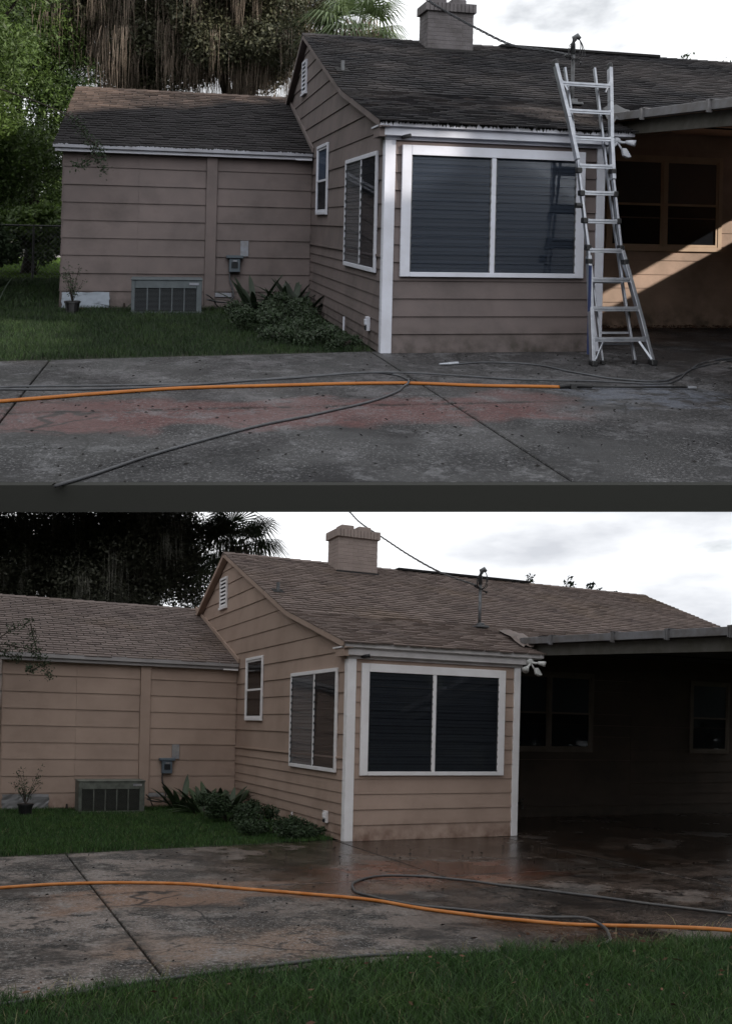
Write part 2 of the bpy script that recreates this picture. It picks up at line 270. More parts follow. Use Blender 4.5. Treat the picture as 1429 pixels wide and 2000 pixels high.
# ---------------------------------------------------------------- mesh helpers
ORG = {}
PL = L
def W(p): return PL.M @ np.asarray(p, float) + PL.t
def setprops(o, label=None, cat=None, group=None, kind=None):
    if label: o['label'] = label
    if cat: o['category'] = cat
    if group: o['group'] = group
    if kind: o['kind'] = kind
    return o
def thing(name, org, label, cat, group=None, parent=None):
    o = bpy.data.objects.new(name, None); COL.objects.link(o); o.empty_display_size = .2
    g = W(org); ORG[o.name] = g; o.location = g
    if parent: o.parent = parent; o.location = g - ORG[parent.name]
    return setprops(o, label, cat, group)
def mk(name, V, F, mt, parent=None, origin=None, kind=None, smooth=False, bevel=0, label=None, cat=None, group=None):
    V = np.asarray(V, float).reshape(-1, 3)
    if origin is None: origin = np.array([*(V[:, :2].mean(0)), V[:, 2].min()])
    origin = np.asarray(origin, float)
    loc = (V - origin) @ PL.M.T
    me = bpy.data.meshes.new(name)
    if isinstance(F, np.ndarray):
        k = F.shape[1]; me.vertices.add(len(V)); me.vertices.foreach_set('co', loc.astype(np.float32).ravel())
        me.loops.add(F.size); me.loops.foreach_set('vertex_index', F.astype(np.int32).ravel())
        me.polygons.add(len(F)); me.polygons.foreach_set('loop_start', np.arange(0, F.size, k, dtype=np.int32)); me.polygons.foreach_set('loop_total', np.full(len(F), k, np.int32))
        me.update(calc_edges=True)
    else:
        me.from_pydata([tuple(v) for v in loc], [], F)
        a = me.attributes.new('hp', 'FLOAT_VECTOR', 'POINT'); a.data.foreach_set('vector', V.astype(np.float32).ravel())
    me.materials.append(mt)
    if smooth: me.polygons.foreach_set('use_smooth', np.ones(len(me.polygons), bool))
    me.update()
    o = bpy.data.objects.new(name, me); COL.objects.link(o)
    g = W(origin); ORG[o.name] = g; o.location = g
    if parent: o.parent = parent; o.location = g - ORG[parent.name]
    if bevel:
        b = o.modifiers.new('bevel', 'BEVEL'); b.width = bevel * PL.s; b.segments = 1; b.limit_method = 'ANGLE'
    return setprops(o, label, cat, group, kind)
def copy_at(src, p, parent):
    """another piece with the same mesh, its origin at house point p"""
    c = src.copy(); COL.objects.link(c); c.parent = parent; g = W(p); ORG[c.name] = g; c.location = g - ORG[parent.name]; return c
class MB:
    def __init__(s): s.V = []; s.F = []
    def add(s, V, F):
        n = len(s.V); s.V += [tuple(map(float, v)) for v in V]; s.F += [tuple(i + n for i in f) for f in F]; return s
    def box(s, x0, x1, y0, y1, z0, z1):
        x0, x1 = min(x0, x1), max(x0, x1); y0, y1 = min(y0, y1), max(y0, y1); z0, z1 = min(z0, z1), max(z0, z1)
        return s.add([(x0, y0, z0), (x1, y0, z0), (x1, y1, z0), (x0, y1, z0), (x0, y0, z1), (x1, y0, z1), (x1, y1, z1), (x0, y1, z1)],
                     [(0, 3, 2, 1), (4, 5, 6, 7), (0, 1, 5, 4), (1, 2, 6, 5), (2, 3, 7, 6), (3, 0, 4, 7)])
    def bar(s, p, q, w, h, up=(0, 0, 1)):
        p = np.array(p, float); q = np.array(q, float); d = q - p; d /= np.linalg.norm(d); u = np.array(up, float)
        a = np.cross(d, u); a /= np.linalg.norm(a); b = np.cross(a, d); a = a * w / 2; b = b * h / 2
        V = [p - a - b, p + a - b, p + a + b, p - a + b, q - a - b, q + a - b, q + a + b, q - a + b]
        return s.add(V, [(0, 3, 2, 1), (4, 5, 6, 7), (0, 1, 5, 4), (1, 2, 6, 5), (2, 3, 7, 6), (3, 0, 4, 7)])
    def tube(s, pts, r, n=8, cap=True):
        P = np.array(pts, float); k = len(P); r = np.broadcast_to(np.asarray(r, float), (k,))
        base = len(s.V); ref = np.array([0, 0, 1.0])
        for i in range(k):
            d = P[min(i + 1, k - 1)] - P[max(i - 1, 0)]; d /= np.linalg.norm(d) + 1e-9
            rf = ref if abs(d[2]) < .95 else np.array([1.0, 0, 0]); a = np.cross(d, rf); a /= np.linalg.norm(a); b = np.cross(d, a)
            for j in range(n):
                t = 2 * math.pi * j / n; s.V.append(tuple(P[i] + r[i] * (math.cos(t) * a + math.sin(t) * b)))
        for i in range(k - 1):
            for j in range(n):
                a0 = base + i * n + j; a1 = base + i * n + (j + 1) % n; s.F.append((a0, a1, a1 + n, a0 + n))
        if cap: s.F.append(tuple(base + j for j in range(n))[::-1]); s.F.append(tuple(base + (k - 1) * n + j for j in range(n)))
        return s
    def prism(s, poly, d):
        """poly: list of 3d points, extruded by vector d"""
        n = len(poly); d = np.array(d, float); V = [tuple(p) for p in poly] + [tuple(np.array(p) + d) for p in poly]
        return s.add(V, [tuple(range(n))[::-1], tuple(range(n, 2 * n))] + [(i, (i + 1) % n, (i + 1) % n + n, i + n) for i in range(n)])
    def mk(s, name, mt, parent=None, **kw): return mk(name, s.V, s.F, mt, parent, **kw)
def wbox(b, pl_, c, u0, u1, o0, o1, z0, z1):
    """box on a wall: along the wall u0..u1, standing out o0..o1"""
    return b.box(u0, u1, c - o1, c - o0, z0, z1) if pl_ == 'y' else b.box(c - o1, c - o0, u0, u1, z0, z1)
def smooth_path(pts, n=6):
    P = np.array(pts, float); out = []
    for i in range(len(P) - 1):
        p0 = P[max(i - 1, 0)]; p1 = P[i]; p2 = P[i + 1]; p3 = P[min(i + 2, len(P) - 1)]
        for k in range(n):
            t = k / n; out.append(.5 * ((2 * p1) + (-p0 + p2) * t + (2 * p0 - 5 * p1 + 4 * p2 - p3) * t * t + (-p0 + 3 * p1 - 3 * p2 + p3) * t ** 3))
    out.append(P[-1]); return out

# ---------------------------------------------------------------- house
RX0, RX1 = -0.12, 10.5
def roof_z(y):
    if y <= 2.316: return 2.719 + .2781 * (y + .136)
    if y <= 6.171: return 3.401 + .4026 * (y - 2.316)
    return 4.953 - .45 * (y - 6.171)
def y_front(z): return -.136 + (z - 2.719) / .2781 if z < 3.401 else 2.316 + (z - 3.401) / .4026
def y_back(z): return 6.171 + (4.953 - z) / .45

def boards(parent, pl_, c, zs, ext, mt, cut=None):
    for z0, z1 in zip(zs[:-1], zs[1:]):
        a0, b0 = ext(z0 + .002); a1, b1 = ext(z1)
        segs = [(a0, b0, a1, b1)]
        if cut:
            for cc in cut:
                ns = []
                for (p, q, r, t) in segs:
                    if p < cc < q: ns += [(p, cc - .0015, r, cc - .0015), (cc + .0015, q, cc + .0015, t)]
                    else: ns.append((p, q, r, t))
                segs = ns
        for (p, q, r, t) in segs:
            o0, o1 = .020 + random.uniform(-.002, .003), .005; zb = z0 + random.uniform(-.004, .004)
            pts = [(p, 0, zb), (q, 0, zb), (q, o0, zb), (p, o0, zb), (r, 0, z1), (t, 0, z1), (t, o1, z1), (r, o1, z1)]
            V = [(u, c - o, z) if pl_ == 'y' else (c - o, u, z) for u, o, z in pts]
            F = [(0, 1, 2, 3), (4, 7, 6, 5), (3, 2, 6, 7), (0, 4, 5, 1), (1, 5, 6, 2), (0, 3, 7, 4)]
            mk('siding_board', V, F, mt, parent)

def window(house, m, pl_, c, u0, u1, z0, z1, fw, kind, mull=None, trim='trim', depth=.055, blind='blind', sill=False, fwb=None):
    w = thing('window', (u0, c, z0) if pl_ == 'y' else (c, u0, z0), None, None, parent=house)
    fwb = fwb or fw; b = MB()
    wbox(b, pl_, c, u0, u0 + fw, .018, depth, z0, z1); wbox(b, pl_, c, u1 - fw, u1, .018, depth, z0, z1)
    wbox(b, pl_, c, u0 + fw, u1 - fw, .018, depth + .003, z1 - fw, z1); wbox(b, pl_, c, u0 + fw, u1 - fw, .018, depth + .004, z0, z0 + fwb)
    if sill: wbox(b, pl_, c, u0 - .015, u1 + .015, .02, depth + .03, z0 - .035, z0 - .001)
    b.mk('frame', m[trim], w, bevel=.004)
    wbox(MB(), pl_, c, u0 + fw * .5, u1 - fw * .5, .016, .021, z0 + fwb * .5, z1 - fw * .5).mk('dark_backing', m['dark'], w)
    bays = []; a = u0 + fw
    for mu in (mull or []):
        wbox(MB(), pl_, c, mu - .028, mu + .028, .021, depth - .004, z0 + fwb, z1 - fw).mk('mullion', m[trim], w, bevel=.003)
        bays.append((a, mu - .028)); a = mu + .028
    bays.append((a, u1 - fw)); zb, zt = z0 + fwb, z1 - fw
    for bi, (p, q) in enumerate(bays):
        if kind == 'jalousie':
            b = MB(); n = int((zt - zb) / .048)
            for i in range(n):
                z = zb + (i + .5) * (zt - zb) / n; h = (zt - zb) / n * .46
                y0, y1 = .025, .0285
                if pl_ == 'y': V = [(p + .01, c - y0, z + h), (q - .01, c - y0, z + h), (q - .01, c - y1, z - h), (p + .01, c - y1, z - h)]
                else: V = [(c - y0, p + .01, z + h), (c - y0, q - .01, z + h), (c - y1, q - .01, z - h), (c - y1, p + .01, z - h)]
                b.add(V, [(0, 1, 2, 3)])
            b.mk('blind', m[blind if bi == len(bays) - 1 or pl_ == 'y' else 'dark'] if pl_ == 'x' else m[blind], w)
            n = max(3, int(round((zt - zb) / .105))); ph = (zt - zb) / n
            clips = MB()
            for i in range(n):
                z = zb + i * ph; t = .003
                o0, o1 = .036, .046
                pts = [(p + .012, o1, z), (q - .012, o1, z), (q - .012, o0, z + ph + .006), (p + .012, o0, z + ph + .006)]
                V = [(u, c - o, zz) if pl_ == 'y' else (c - o, u, zz) for u, o, zz in pts]; V += [(x + (t if pl_ == 'x' else 0), y + (t if pl_ == 'y' else 0), zz) for x, y, zz in V]
                mk('louvre_pane', V, [(0, 1, 2, 3), (7, 6, 5, 4), (0, 4, 5, 1), (1, 5, 6, 2), (2, 6, 7, 3), (3, 7, 4, 0)], m['glass'], w)
                for uu in (p + .006, q - .006): wbox(clips, pl_, c, uu - .007, uu + .007, .034, .052, z - .012, z + .022)
            clips.mk('louvre_clips', m['grey_metal'], w, kind='stuff')
            wbox(wbox(MB(), pl_, c, p, p + .012, .022, .040, zb, zt), pl_, c, q - .012, q, .022, .040, zb, zt).mk('jamb_track', m['grey_metal'], w)
        elif kind == 'hung':
            zm = (zb + zt) / 2 - .02
            for k, (za, zc, oo) in enumerate(((zb, zm + .02, .034), (zm - .015, zt, .028))):
                b = MB(); f = .035
                wbox(b, pl_, c, p, p + f, .022, oo + .008, za, zc); wbox(b, pl_, c, q - f, q, .022, oo + .008, za, zc)
                wbox(b, pl_, c, p + f, q - f, .022, oo + .009, za, za + f); wbox(b, pl_, c, p + f, q - f, .022, oo + .009, zc - f, zc)
                sh = b.mk('sash', m[trim], w, bevel=.002)
                wbox(MB(), pl_, c, p + f, q - f, oo - .002, oo + .001, za + f, zc - f).mk('pane', m['glass'], w)
                if k == 1:
                    wbox(MB(), pl_, c, p + f, q - f, .0215, .0235, za + f, zc - f).mk('curtain', m[blind], w)
    return w

def build_house(m, label):
    up = PL is U
    H = thing('house', (0, 0, 0), label, 'house')
    # solid walls behind the boards
    b = MB(); b.box(.004, 2.724, .004, 2.4, 0, 2.70); b.box(.004, 10.3, 2.364, 9.0, 0, 3.16)
    yb = 8.9
    gp = [(0.004, 2.40, 2.95), (0.004, 2.316, roof_z(2.316) - .09), (.004, .1, roof_z(.1) - .09), (.004, .02, 2.60), (.004, 2.39, 2.60)]
    b.prism([(.004, .02, 2.60), (.004, .02, 2.66), (.004, 2.316, 3.30), (.004, 6.171, 4.83), (.004, yb, 3.62), (.004, yb, 2.6)][::-1], (.15, 0, 0))
    b.box(-4.15, -.004, 5.381, 12.0, 0, 2.62); b.prism([(-4.15, 5.40, 2.60), (-4.15, 8.82, 4.02), (-4.15, 12.2, 2.6)][::-1], (.1, 0, 0))
    b.mk('wall', m['siding'], H)
    # front wall
    fz = [0.004] + [.222 + .2115 * i for i in range(11)] + [2.50]
    boards(H, 'y', 0, fz, lambda z: (.085, 2.69), m['siding'])
    sz = [.004, .08, .21, .36, .51, .66, .83, .98, 1.14] + [1.465 + .288 * i for i in range(12)]
    def sext(z):
        if z < 2.66: return (.075, 5.36)
        return (max(.03, y_front(z + .10)), min(8.9, y_back(z + .12)))
    sz = [z for z in sz if z < 4.75] + [4.80]
    boards(H, 'x', 0, sz, sext, m['siding'])
    MB().box(-.035, -.004, .09, 5.36, 1.125, 1.15).mk('drip_ledge', m['siding'], H)
    zz = [.004, .287, .586, .880, 1.168, 1.462, 1.760, 2.055, 2.350, 2.60]
    boards(H, 'y', 5.377, zz, lambda z: (-4.15, -1.83), m['siding'], cut=[-2.94]); boards(H, 'y', 5.377, zz, lambda z: (-1.64, -.025), m['siding'])
    MB().box(-1.826, -1.645, 5.32, 5.378, .0, 2.60).mk('batten', m['siding'], H, bevel=.004)
    MB().box(-4.162, -4.15, 5.35, 8.0, 0, 2.6).mk('corner_board', m['siding'], H)
    # gable end wall of the shed, seen past its corner
    boards(H, 'x', -4.163, zz, lambda z: (5.40, 11.9), m['siding'])
    # porch wall
    pz = [.004, .191, .406, .621, .829, 1.044, 1.267, 1.482] + [1.482 + .2125 * i for i in range(1, 9)]
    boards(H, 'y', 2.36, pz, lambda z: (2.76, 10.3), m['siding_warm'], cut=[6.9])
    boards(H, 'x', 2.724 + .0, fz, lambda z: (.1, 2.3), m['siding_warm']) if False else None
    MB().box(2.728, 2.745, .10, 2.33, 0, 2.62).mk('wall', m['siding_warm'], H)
    # corner posts and eave trim
    MB().box(-.024, .105, -.034, .0, 0, 2.50).box(-.026, .0, 0.0, .075, 0, 2.50).mk('corner_post', m['trim'], H, bevel=.004)
    MB().box(2.665, 2.775, -.034, .0, 0, 2.50).box(2.748, 2.775, 0.0, .09, 0, 2.50).mk('corner_post', m['trim'], H, bevel=.004)
    MB().box(-.03, 2.80, -.040, .0, 2.502, 2.60).mk('frieze', m['trim_drip' if not up else 'trim'], H, bevel=.003)
    MB().box(-.05, 2.92, -.105, -.0402, 2.545, 2.635).mk('soffit_board', m['trim_drip' if not up else 'trim'], H, bevel=.004)
    MB().box(-.125, 3.10, -.150, -.118, 2.648, 2.722).mk('fascia', m['trim_drip'], H, bevel=.003)
    MB().box(-.11, 3.08, -.118, .02, 2.636, 2.650).mk('soffit', m['trim'], H)
    MB().prism([(-.125, -.118, 2.645), (-.125, .28, 2.645), (-.125, .28, 2.665), (-.125, -.118, 2.665)], (.12, 0, 0)).mk('eave_return', m['trim'], H)
    MB().box(-.11, -.03, -.10, .22, 2.53, 2.64).mk('eave_return', m['siding'], H)
    # rake boards
    b = MB()
    for (ya, yb_) in ((-.15, 2.316), (2.316, 6.171), (6.171, 8.9)):
        b.prism([(-.125, ya, roof_z(ya) - .085), (-.125, yb_, roof_z(yb_) - .085), (-.125, yb_, roof_z(yb_) - .004), (-.125, ya, roof_z(ya) - .004)][::-1], (.022, 0, 0))
        b.prism([(-.10, ya, roof_z(ya) - .075), (-.10, yb_, roof_z(yb_) - .075), (-.10, yb_, roof_z(yb_) - .055), (-.10, ya, roof_z(ya) - .055)][::-1], (.10, 0, 0))
    b.mk('rake_board', m['siding'], H)
    # main roof deck
    roof = MB()
    for (ya, yb_, xr_) in ((-.112, .70, 3.10), (.70, 2.316, RX1), (2.316, 6.171, RX1), (6.171, 9.6, RX1)):
        roof.prism([(RX0, ya, roof_z(ya) - .05), (RX0, yb_, roof_z(yb_) - .05), (RX0, yb_, roof_z(yb_) - .002), (RX0, ya, roof_z(ya) - .002)][::-1], (xr_ - RX0, 0, 0))
    R1 = roof.mk('roof', m['under'], H, origin=(0, 0, 2.7))
    sz_ = lambda y: 2.72 + .392 * (y - 5.25) if y < 8.82 else 4.12 - .392 * (y - 8.82)
    roof = MB()
    for (ya, yb_) in ((5.27, 8.82), (8.82, 12.3)):
        roof.prism([(-4.29, ya, sz_(ya) - .05), (-4.29, yb_, sz_(yb_) - .05), (-4.29, yb_, sz_(yb_) - .002), (-4.29, ya, sz_(ya) - .002)][::-1], (4.28, 0, 0))
    R2 = roof.mk('shed_roof', m['under'], H, origin=(-4.2, 5.3, 2.7))
    # shingles: the largest in view as single pieces, the rest joined
    tabs = []
    def plane(y0, z0, dy, dz, x0, x1, which, lift=0.0):
        n = math.ceil(math.hypot(dy, dz) / .142); ex = math.hypot(dy, dz) / n; v = np.array([0, dy, dz]) / math.hypot(dy, dz)
        for i in range(n):
            off = (i % 2) * .1225 + random.uniform(-.02, .02); x = x0 - off
            while x < x1:
                w_ = random.choice((.224, .230, .235)); xa_, xb_ = max(x, x0), min(x + w_, x1)
                if which == 0 and y0 + v[1] * ex * i < .62 and xb_ > 3.12: xb_ = min(xb_, 3.12)
                if xb_ - xa_ > .03: tabs.append((xa_, xb_, y0 + v[1] * ex * i, z0 + v[2] * ex * i, v, ex, which, random.uniform(-.011, .011) * (1 if up else .7)))
                x += .245
    plane(-.175, roof_z(-.175), 2.491, .6928, RX0 - .01, RX1, 0); plane(2.316, 3.401, 3.855, 1.552, RX0 - .01, RX1, 0)
    plane(5.215, sz_(5.215), 3.605, 1.413, -4.30, -.01, 1)
    def tabgeo(xa_, xb_, v, ex, jit, base):
        nrm = np.array([0, -v[2], v[1]]); B0 = np.array(base); t = .021 + jit * .5
        lo = B0 + v * (-.012 + jit); hi = B0 + v * (ex + .03)
        P = [lo + nrm * .001, lo + nrm * t, hi + nrm * .0015]
        V = [];
        for x in (xa_, xb_): V += [(x, p[1], p[2]) for p in P]
        return V, [(0, 1, 4, 3), (1, 2, 5, 4), (0, 2, 1), (3, 4, 5)]
    def score(t):
        p = np.array([(t[0] + t[1]) / 2, t[2], t[3]]); x, y = pix(PL, p); y0 = 0 if up else 1000
        vis = 5 < x < 1424 and y0 + 5 < y < y0 + (945 if up else 995)
        return (-1000 if vis else 0) + depth(PL, p)
    full = [t for t in tabs if t[1] - t[0] > .22]; full.sort(key=score); chosen = set(id(t) for t in full[:300])
    protos = {}
    rest = {0: ([], []), 1: ([], [])}
    for t in tabs:
        xa_, xb_, y, z, v, ex, which, jit = t
        if id(t) in chosen:
            k = (which, round(ex, 3), round(v[2], 2), round((xb_ - xa_), 3), int(jit > 0)); par = (R1, R2)[which]
            if k not in protos:
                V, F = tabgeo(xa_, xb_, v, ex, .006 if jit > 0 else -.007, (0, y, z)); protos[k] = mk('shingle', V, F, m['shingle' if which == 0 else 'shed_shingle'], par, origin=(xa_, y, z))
            else: copy_at(protos[k], (xa_, y, z), par)
        else:
            V, F = tabgeo(xa_, xb_, v, ex, jit, (0, y, z)); n = len(rest[which][0]); rest[which][0].extend(V); rest[which][1].extend([tuple(i + n for i in f) for f in F])
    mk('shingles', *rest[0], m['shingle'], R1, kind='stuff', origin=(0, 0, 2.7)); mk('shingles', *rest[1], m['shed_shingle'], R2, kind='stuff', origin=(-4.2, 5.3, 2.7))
    for R_, yy, zt, x0_, x1_, mt in ((R1, 6.171, 4.953, RX0 - .01, RX1, 'shingle'), (R2, 8.82, 4.12, -4.30, -.02, 'shed_shingle')):
        x = x0_
        while x < x1_:
            k = thing  # ridge caps
            a = min(x + .24, x1_); V = [(x, yy - .13, zt - .055 + .012), (x, yy, zt + .022), (x, yy + .13, zt - .055 + .012), (a, yy - .13, zt - .045 + .020), (a, yy, zt + .034), (a, yy + .13, zt - .045 + .020)]
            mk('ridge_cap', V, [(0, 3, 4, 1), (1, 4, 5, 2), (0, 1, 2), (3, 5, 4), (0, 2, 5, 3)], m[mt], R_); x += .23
    MB().box(3.69, 7.05, 6.06, 6.28, 4.950, 5.005).mk('ridge_vent', m['under'], R1, bevel=.01)
    # shed eave
    MB().box(-4.31, -.03, 5.205, 5.235, 2.645, 2.722).mk('shed_fascia', m['shed_drip'], H, bevel=.003)
    MB().box(-4.28, -.03, 5.250, 5.36, 2.585, 2.655).mk('shed_soffit_board', m['shed_drip' if not up else 'trim'], H, bevel=.003)
    MB().box(-.33, -.05, 5.19, 5.21, 2.575, 2.60).mk('drip_edge', m['trim'], H)
    # flashing where shed roof meets gable
    MB().prism([(-.05, 5.2, sz_(5.2) + .02), (-.05, 8.7, sz_(8.7) + .02), (-.05, 8.7, sz_(8.7) + .10), (-.05, 5.2, sz_(5.2) + .10)][::-1], (.03, 0, 0)).mk('flashing', m['siding'], H)
    # windows
    window(H, m, 'y', 0, .183, 2.500, .902, 2.447, .115, 'jalousie', [1.318], sill=False, fwb=.055)
    window(H, dict(m, glass=m['glass_side']), 'x', 0, .30, 2.23, .922, 2.392, .055, 'jalousie', [1.19], blind='blind_pale', depth=.05)
    window(H, m, 'x', 0, 3.72, 4.72, 1.637, 2.777, .05, 'hung', depth=.05, blind='curtain')
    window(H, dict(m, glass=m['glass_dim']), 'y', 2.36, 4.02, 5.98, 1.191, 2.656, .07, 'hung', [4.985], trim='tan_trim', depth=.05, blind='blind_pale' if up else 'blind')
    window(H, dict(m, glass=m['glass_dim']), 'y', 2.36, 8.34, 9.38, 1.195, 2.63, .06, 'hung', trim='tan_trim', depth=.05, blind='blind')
    # gable vent
    v = thing('gable_vent', (0, 6.17, 3.89), None, None, parent=H)
    b = MB(); wbox(b, 'x', 0, 6.17, 6.215, .016, .05, 3.89, 4.505); wbox(b, 'x', 0, 6.62, 6.665, .016, .05, 3.89, 4.505); wbox(b, 'x', 0, 6.215, 6.62, .016, .052, 4.465, 4.505); wbox(b, 'x', 0, 6.15, 6.69, .016, .065, 3.87, 3.915)
    b.mk('frame', m['trim'], v); wbox(MB(), 'x', 0, 6.2, 6.63, .012, .024, 3.9, 4.49).mk('dark_backing', m['dark'], v)
    for i in range(7):
        z = 3.93 + i * .078; mk('slat', [(-.024, 6.215, z + .05), (-.024, 6.62, z + .05), (-.048, 6.62, z), (-.048, 6.215, z), (-.020, 6.215, z + .044), (-.020, 6.62, z + .044), (-.044, 6.62, z - .006), (-.044, 6.215, z - .006)], [(0, 1, 2, 3), (7, 6, 5, 4), (3, 2, 6, 7), (0, 4, 5, 1)], m['trim'], v)
    # chimney
    ch = thing('chimney', (2.03, 5.52, 4.6), None, None, parent=H)
    x0, x1, y0, y1, zb, zt = 2.06, 2.93, 5.50, 6.06, 4.50, 5.40
    MB().box(x0 + .0035, x1 - .0035, y0 + .0035, y1 - .0035, zb, zt + .15).mk('mortar_core', m['mortar'], ch)
    protos = {}
    def brick(p, dims, r=0):
        k = tuple(round(d, 3) for d in dims)
        if k not in protos: protos[k] = mk('brick', *(lambda q: (q.V, q.F))(MB().box(p[0], p[0] + dims[0], p[1], p[1] + dims[1], p[2], p[2] + dims[2])), m['brick'], ch, origin=p, bevel=.004)
        else: copy_at(protos[k], p, ch)
    nrow = 12
    for i in range(nrow):
        z = zb + i * .075; off = (i % 2) * .1075; g = .006
        for face in range(4):
            x = -off
            while x < .87:
                wd = .87 if face == 0 else .56; a, q = max(x, 0), min(x + .209, wd)
                if q - a > .05 and (face == 0 or a + .03 < .55):
                    j = random.uniform(-.0015, .002)
                    if face == 0: brick((x0 + a, y0 - j, z), (q - a, .03, .069))
                    elif face == 1: brick((x0 - j, y0 + a + .03, z), (.03, min(q - a, .56 - a - .03), .069))
                    elif face == 2 and i % 2: pass
                    elif face == 3: brick((x1 - .03 + j, y0 + a + .03, z), (.03, min(q - a, .56 - a - .03), .069))
                x += .215
    n = 13; pw = (.87 + .09) / n; pd = (.56 + .015) / 9
    for i in range(n):
        brick((x0 - .045 + i * pw, y0 - .045, zt), (pw - .007, .075, .145)); 
        if i < 9: brick((x0 - .045, y0 + .03 + i * pd, zt), (.075, pd - .008, .145)); brick((x1 - .03, y0 + .03 + i * pd, zt), (.075, pd - .008, .145))
    MB().box(x0 - .04, x1 + .04, y0 - .04, y1 + .04, zt + .147, zt + .16).mk('cap_slab', m['mortar'], ch)
    for a, q in ((.10, .38), (.48, .76)): MB().box(x0 + a, x0 + q, y0 + .1, y0 + .40, zt + .16, zt + .27).mk('flue', m['brick'], ch, bevel=.015)
    MB().prism([(x0 - .03, y0 - .06, roof_z(y0) - .03), (x1 + .03, y0 - .06, roof_z(y0) - .03), (x1 + .03, y0 - .01, roof_z(y0) + .035), (x0 - .03, y0 - .01, roof_z(y0) + .035)], (0, .02, 0)).mk('flashing', m['under'], ch)
    MB().tube([(.12, 3.45, 3.80), (.12, 3.45, 4.02)], .03, 12).mk('vent_pipe', m['grey_metal'], H, smooth=False)
    MB().prism([(.02, 3.33, roof_z(3.33) + .018), (.22, 3.33, roof_z(3.33) + .018), (.22, 3.57, roof_z(3.57) + .018), (.02, 3.57, roof_z(3.57) + .018)], (0, 0, .004)).mk('pipe_flashing', m['under'], H)
    # service mast
    ms = thing('service_mast', (3.24, 1.95, 3.29), None, None, parent=H); mz = 4.33
    MB().tube([(3.24, 1.95, 3.2), (3.24, 1.95, 4.05)], .028, 10).mk('pole', m['grey_metal'], ms, smooth=True)
    MB().tube([(3.24, 1.95, 4.05), (3.235, 1.95, 4.20), (3.25, 1.94, 4.28), (3.29, 1.92, 4.31), (3.315, 1.90, 4.27)], [.034, .036, .045, .045, .03], 10).mk('weather_head', m['grey_metal'], ms, smooth=True)
    b = MB()
    for k in range(4):
        a = random.uniform(-.05, .07); b.tube(smooth_path([(3.30, 1.90, 4.27), (3.33 + a * .3, 1.88, 4.18), (3.32 + a, 1.87, 4.02), (3.24 + a, 1.88, 3.96), (3.18, 1.9, 4.0)], 5), .006, 5)
    for k in range(3): b.tube(smooth_path([(3.27, 1.90, 4.25), (3.19 - .02 * k, 1.9, 4.15), (3.15, 1.9, 4.05 - .03 * k), (3.20, 1.92, 3.98)], 5), .005, 5)
    b.mk('drip_loop', m['blackp'], ms, smooth=True)
    MB().bar((3.12, 1.93, 4.0), (3.34, 1.93, 3.93), .014, .014).tube([(3.34, 1.93, 3.93), (3.36, 1.93, 3.92)], .022, 8).tube([(3.11, 1.93, 4.03), (3.14, 1.93, 4.0)], .02, 8).mk('cable_clamp', m['blackp'], ms)
    MB().box(3.14, 3.36, 1.82, 2.02, roof_z(1.92) + .012, roof_z(1.92) + .05).box(3.20, 3.30, 1.88, 2.0, roof_z(1.92) + .05, roof_z(1.92) + .10).mk('roof_flange', m['grey_metal'], ms, bevel=.008)
    # tarp scrap over the roof corner
    V = []; F = []; nx, ny = 13, 7
    for i in range(nx):
        for j in range(ny):
            u, v_ = i / (nx - 1), j / (ny - 1); x = 2.92 + .50 * v_ + u * (.62 if up else .42); y = .12 + 1.5 * v_ + .1 * math.sin(u * 5)
            V.append((x, y, max(roof_z(y) + .04, 2.975 + .049 * (y + .3) + .02 if x > 3.15 else 0) + (random.uniform(-.012, .03) + .03 * math.sin(u * 9 + v_ * 3) - (.10 * (1 - v_) * max(0, u - .75))) * (1 if up else .45)))
    for i in range(nx - 1):
        for j in range(ny - 1): a = i * ny + j; F.append((a, a + ny, a + ny + 1, a + 1))
    mk('tarp_scrap', V, F, mat('tarp_' + PL.id, (.018, .02, .026) if up else (.16, .12, .105), .6, s=PL.s, col2=(.02, .02, .022) if up else (.09, .07, .06), nscale=4), H, smooth=True)
    # carport
    XE = 8.30 if up else 9.95; cp = thing('carport', (3.13, -.3, 0), None, None, parent=H); ct = lambda y: 2.975 + .049 * (y + .3); ya, yb_ = -4.6, 2.34
    def slab(x0_, x1_, ya, yb_, o0, o1): return MB().prism([(x0_, ya, ct(ya) + o0), (x0_, yb_, ct(yb_) + o0), (x0_, yb_, ct(yb_) + o1), (x0_, ya, ct(ya) + o1)][::-1], (x1_ - x0_, 0, 0))
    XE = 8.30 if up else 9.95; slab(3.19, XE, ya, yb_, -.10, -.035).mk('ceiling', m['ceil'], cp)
    slab(3.19, XE + .06, ya - .03, .75, -.034, -.01).mk('carport_roof', m['gutter'], cp)
    slab(3.22, 3.27, ya, .6, -.275, -.105).mk('beam', m['beam'], cp)
    slab(XE - .08, XE + .02, ya, 2.3, -.26, -.105).mk('beam', m['beam'], cp)
    MB().box(3.3, XE - .1, ya, ya + .10, ct(ya) - .30, ct(ya) - .105).mk('beam', m['beam'], cp)
    b = slab(3.10, 3.112, ya, .5, -.10, 0.0); q = slab(3.112, 3.19, ya, .5, -.10, -.088); b.add(q.V, q.F); q = slab(3.176, 3.188, ya, .5, -.088, -.005); b.add(q.V, q.F)
    b.mk('gutter', m['gutter'], cp, bevel=.003)
    for y in (-.33, -1.72, -2.74, -3.75): MB().bar((3.088, y, ct(y) - .13), (3.088, y, ct(y) + .012), .055, .012, up=(0, 1, 0)).bar((3.088, y + .045, ct(y) - .12), (3.088, y + .045, ct(y) + .016), .02, .022, up=(0, 1, 0)).bar((3.085, y, ct(y) + .012), (3.20, y, ct(y) + .012), .05, .008).mk('gutter_strap', m['gutter'], cp)
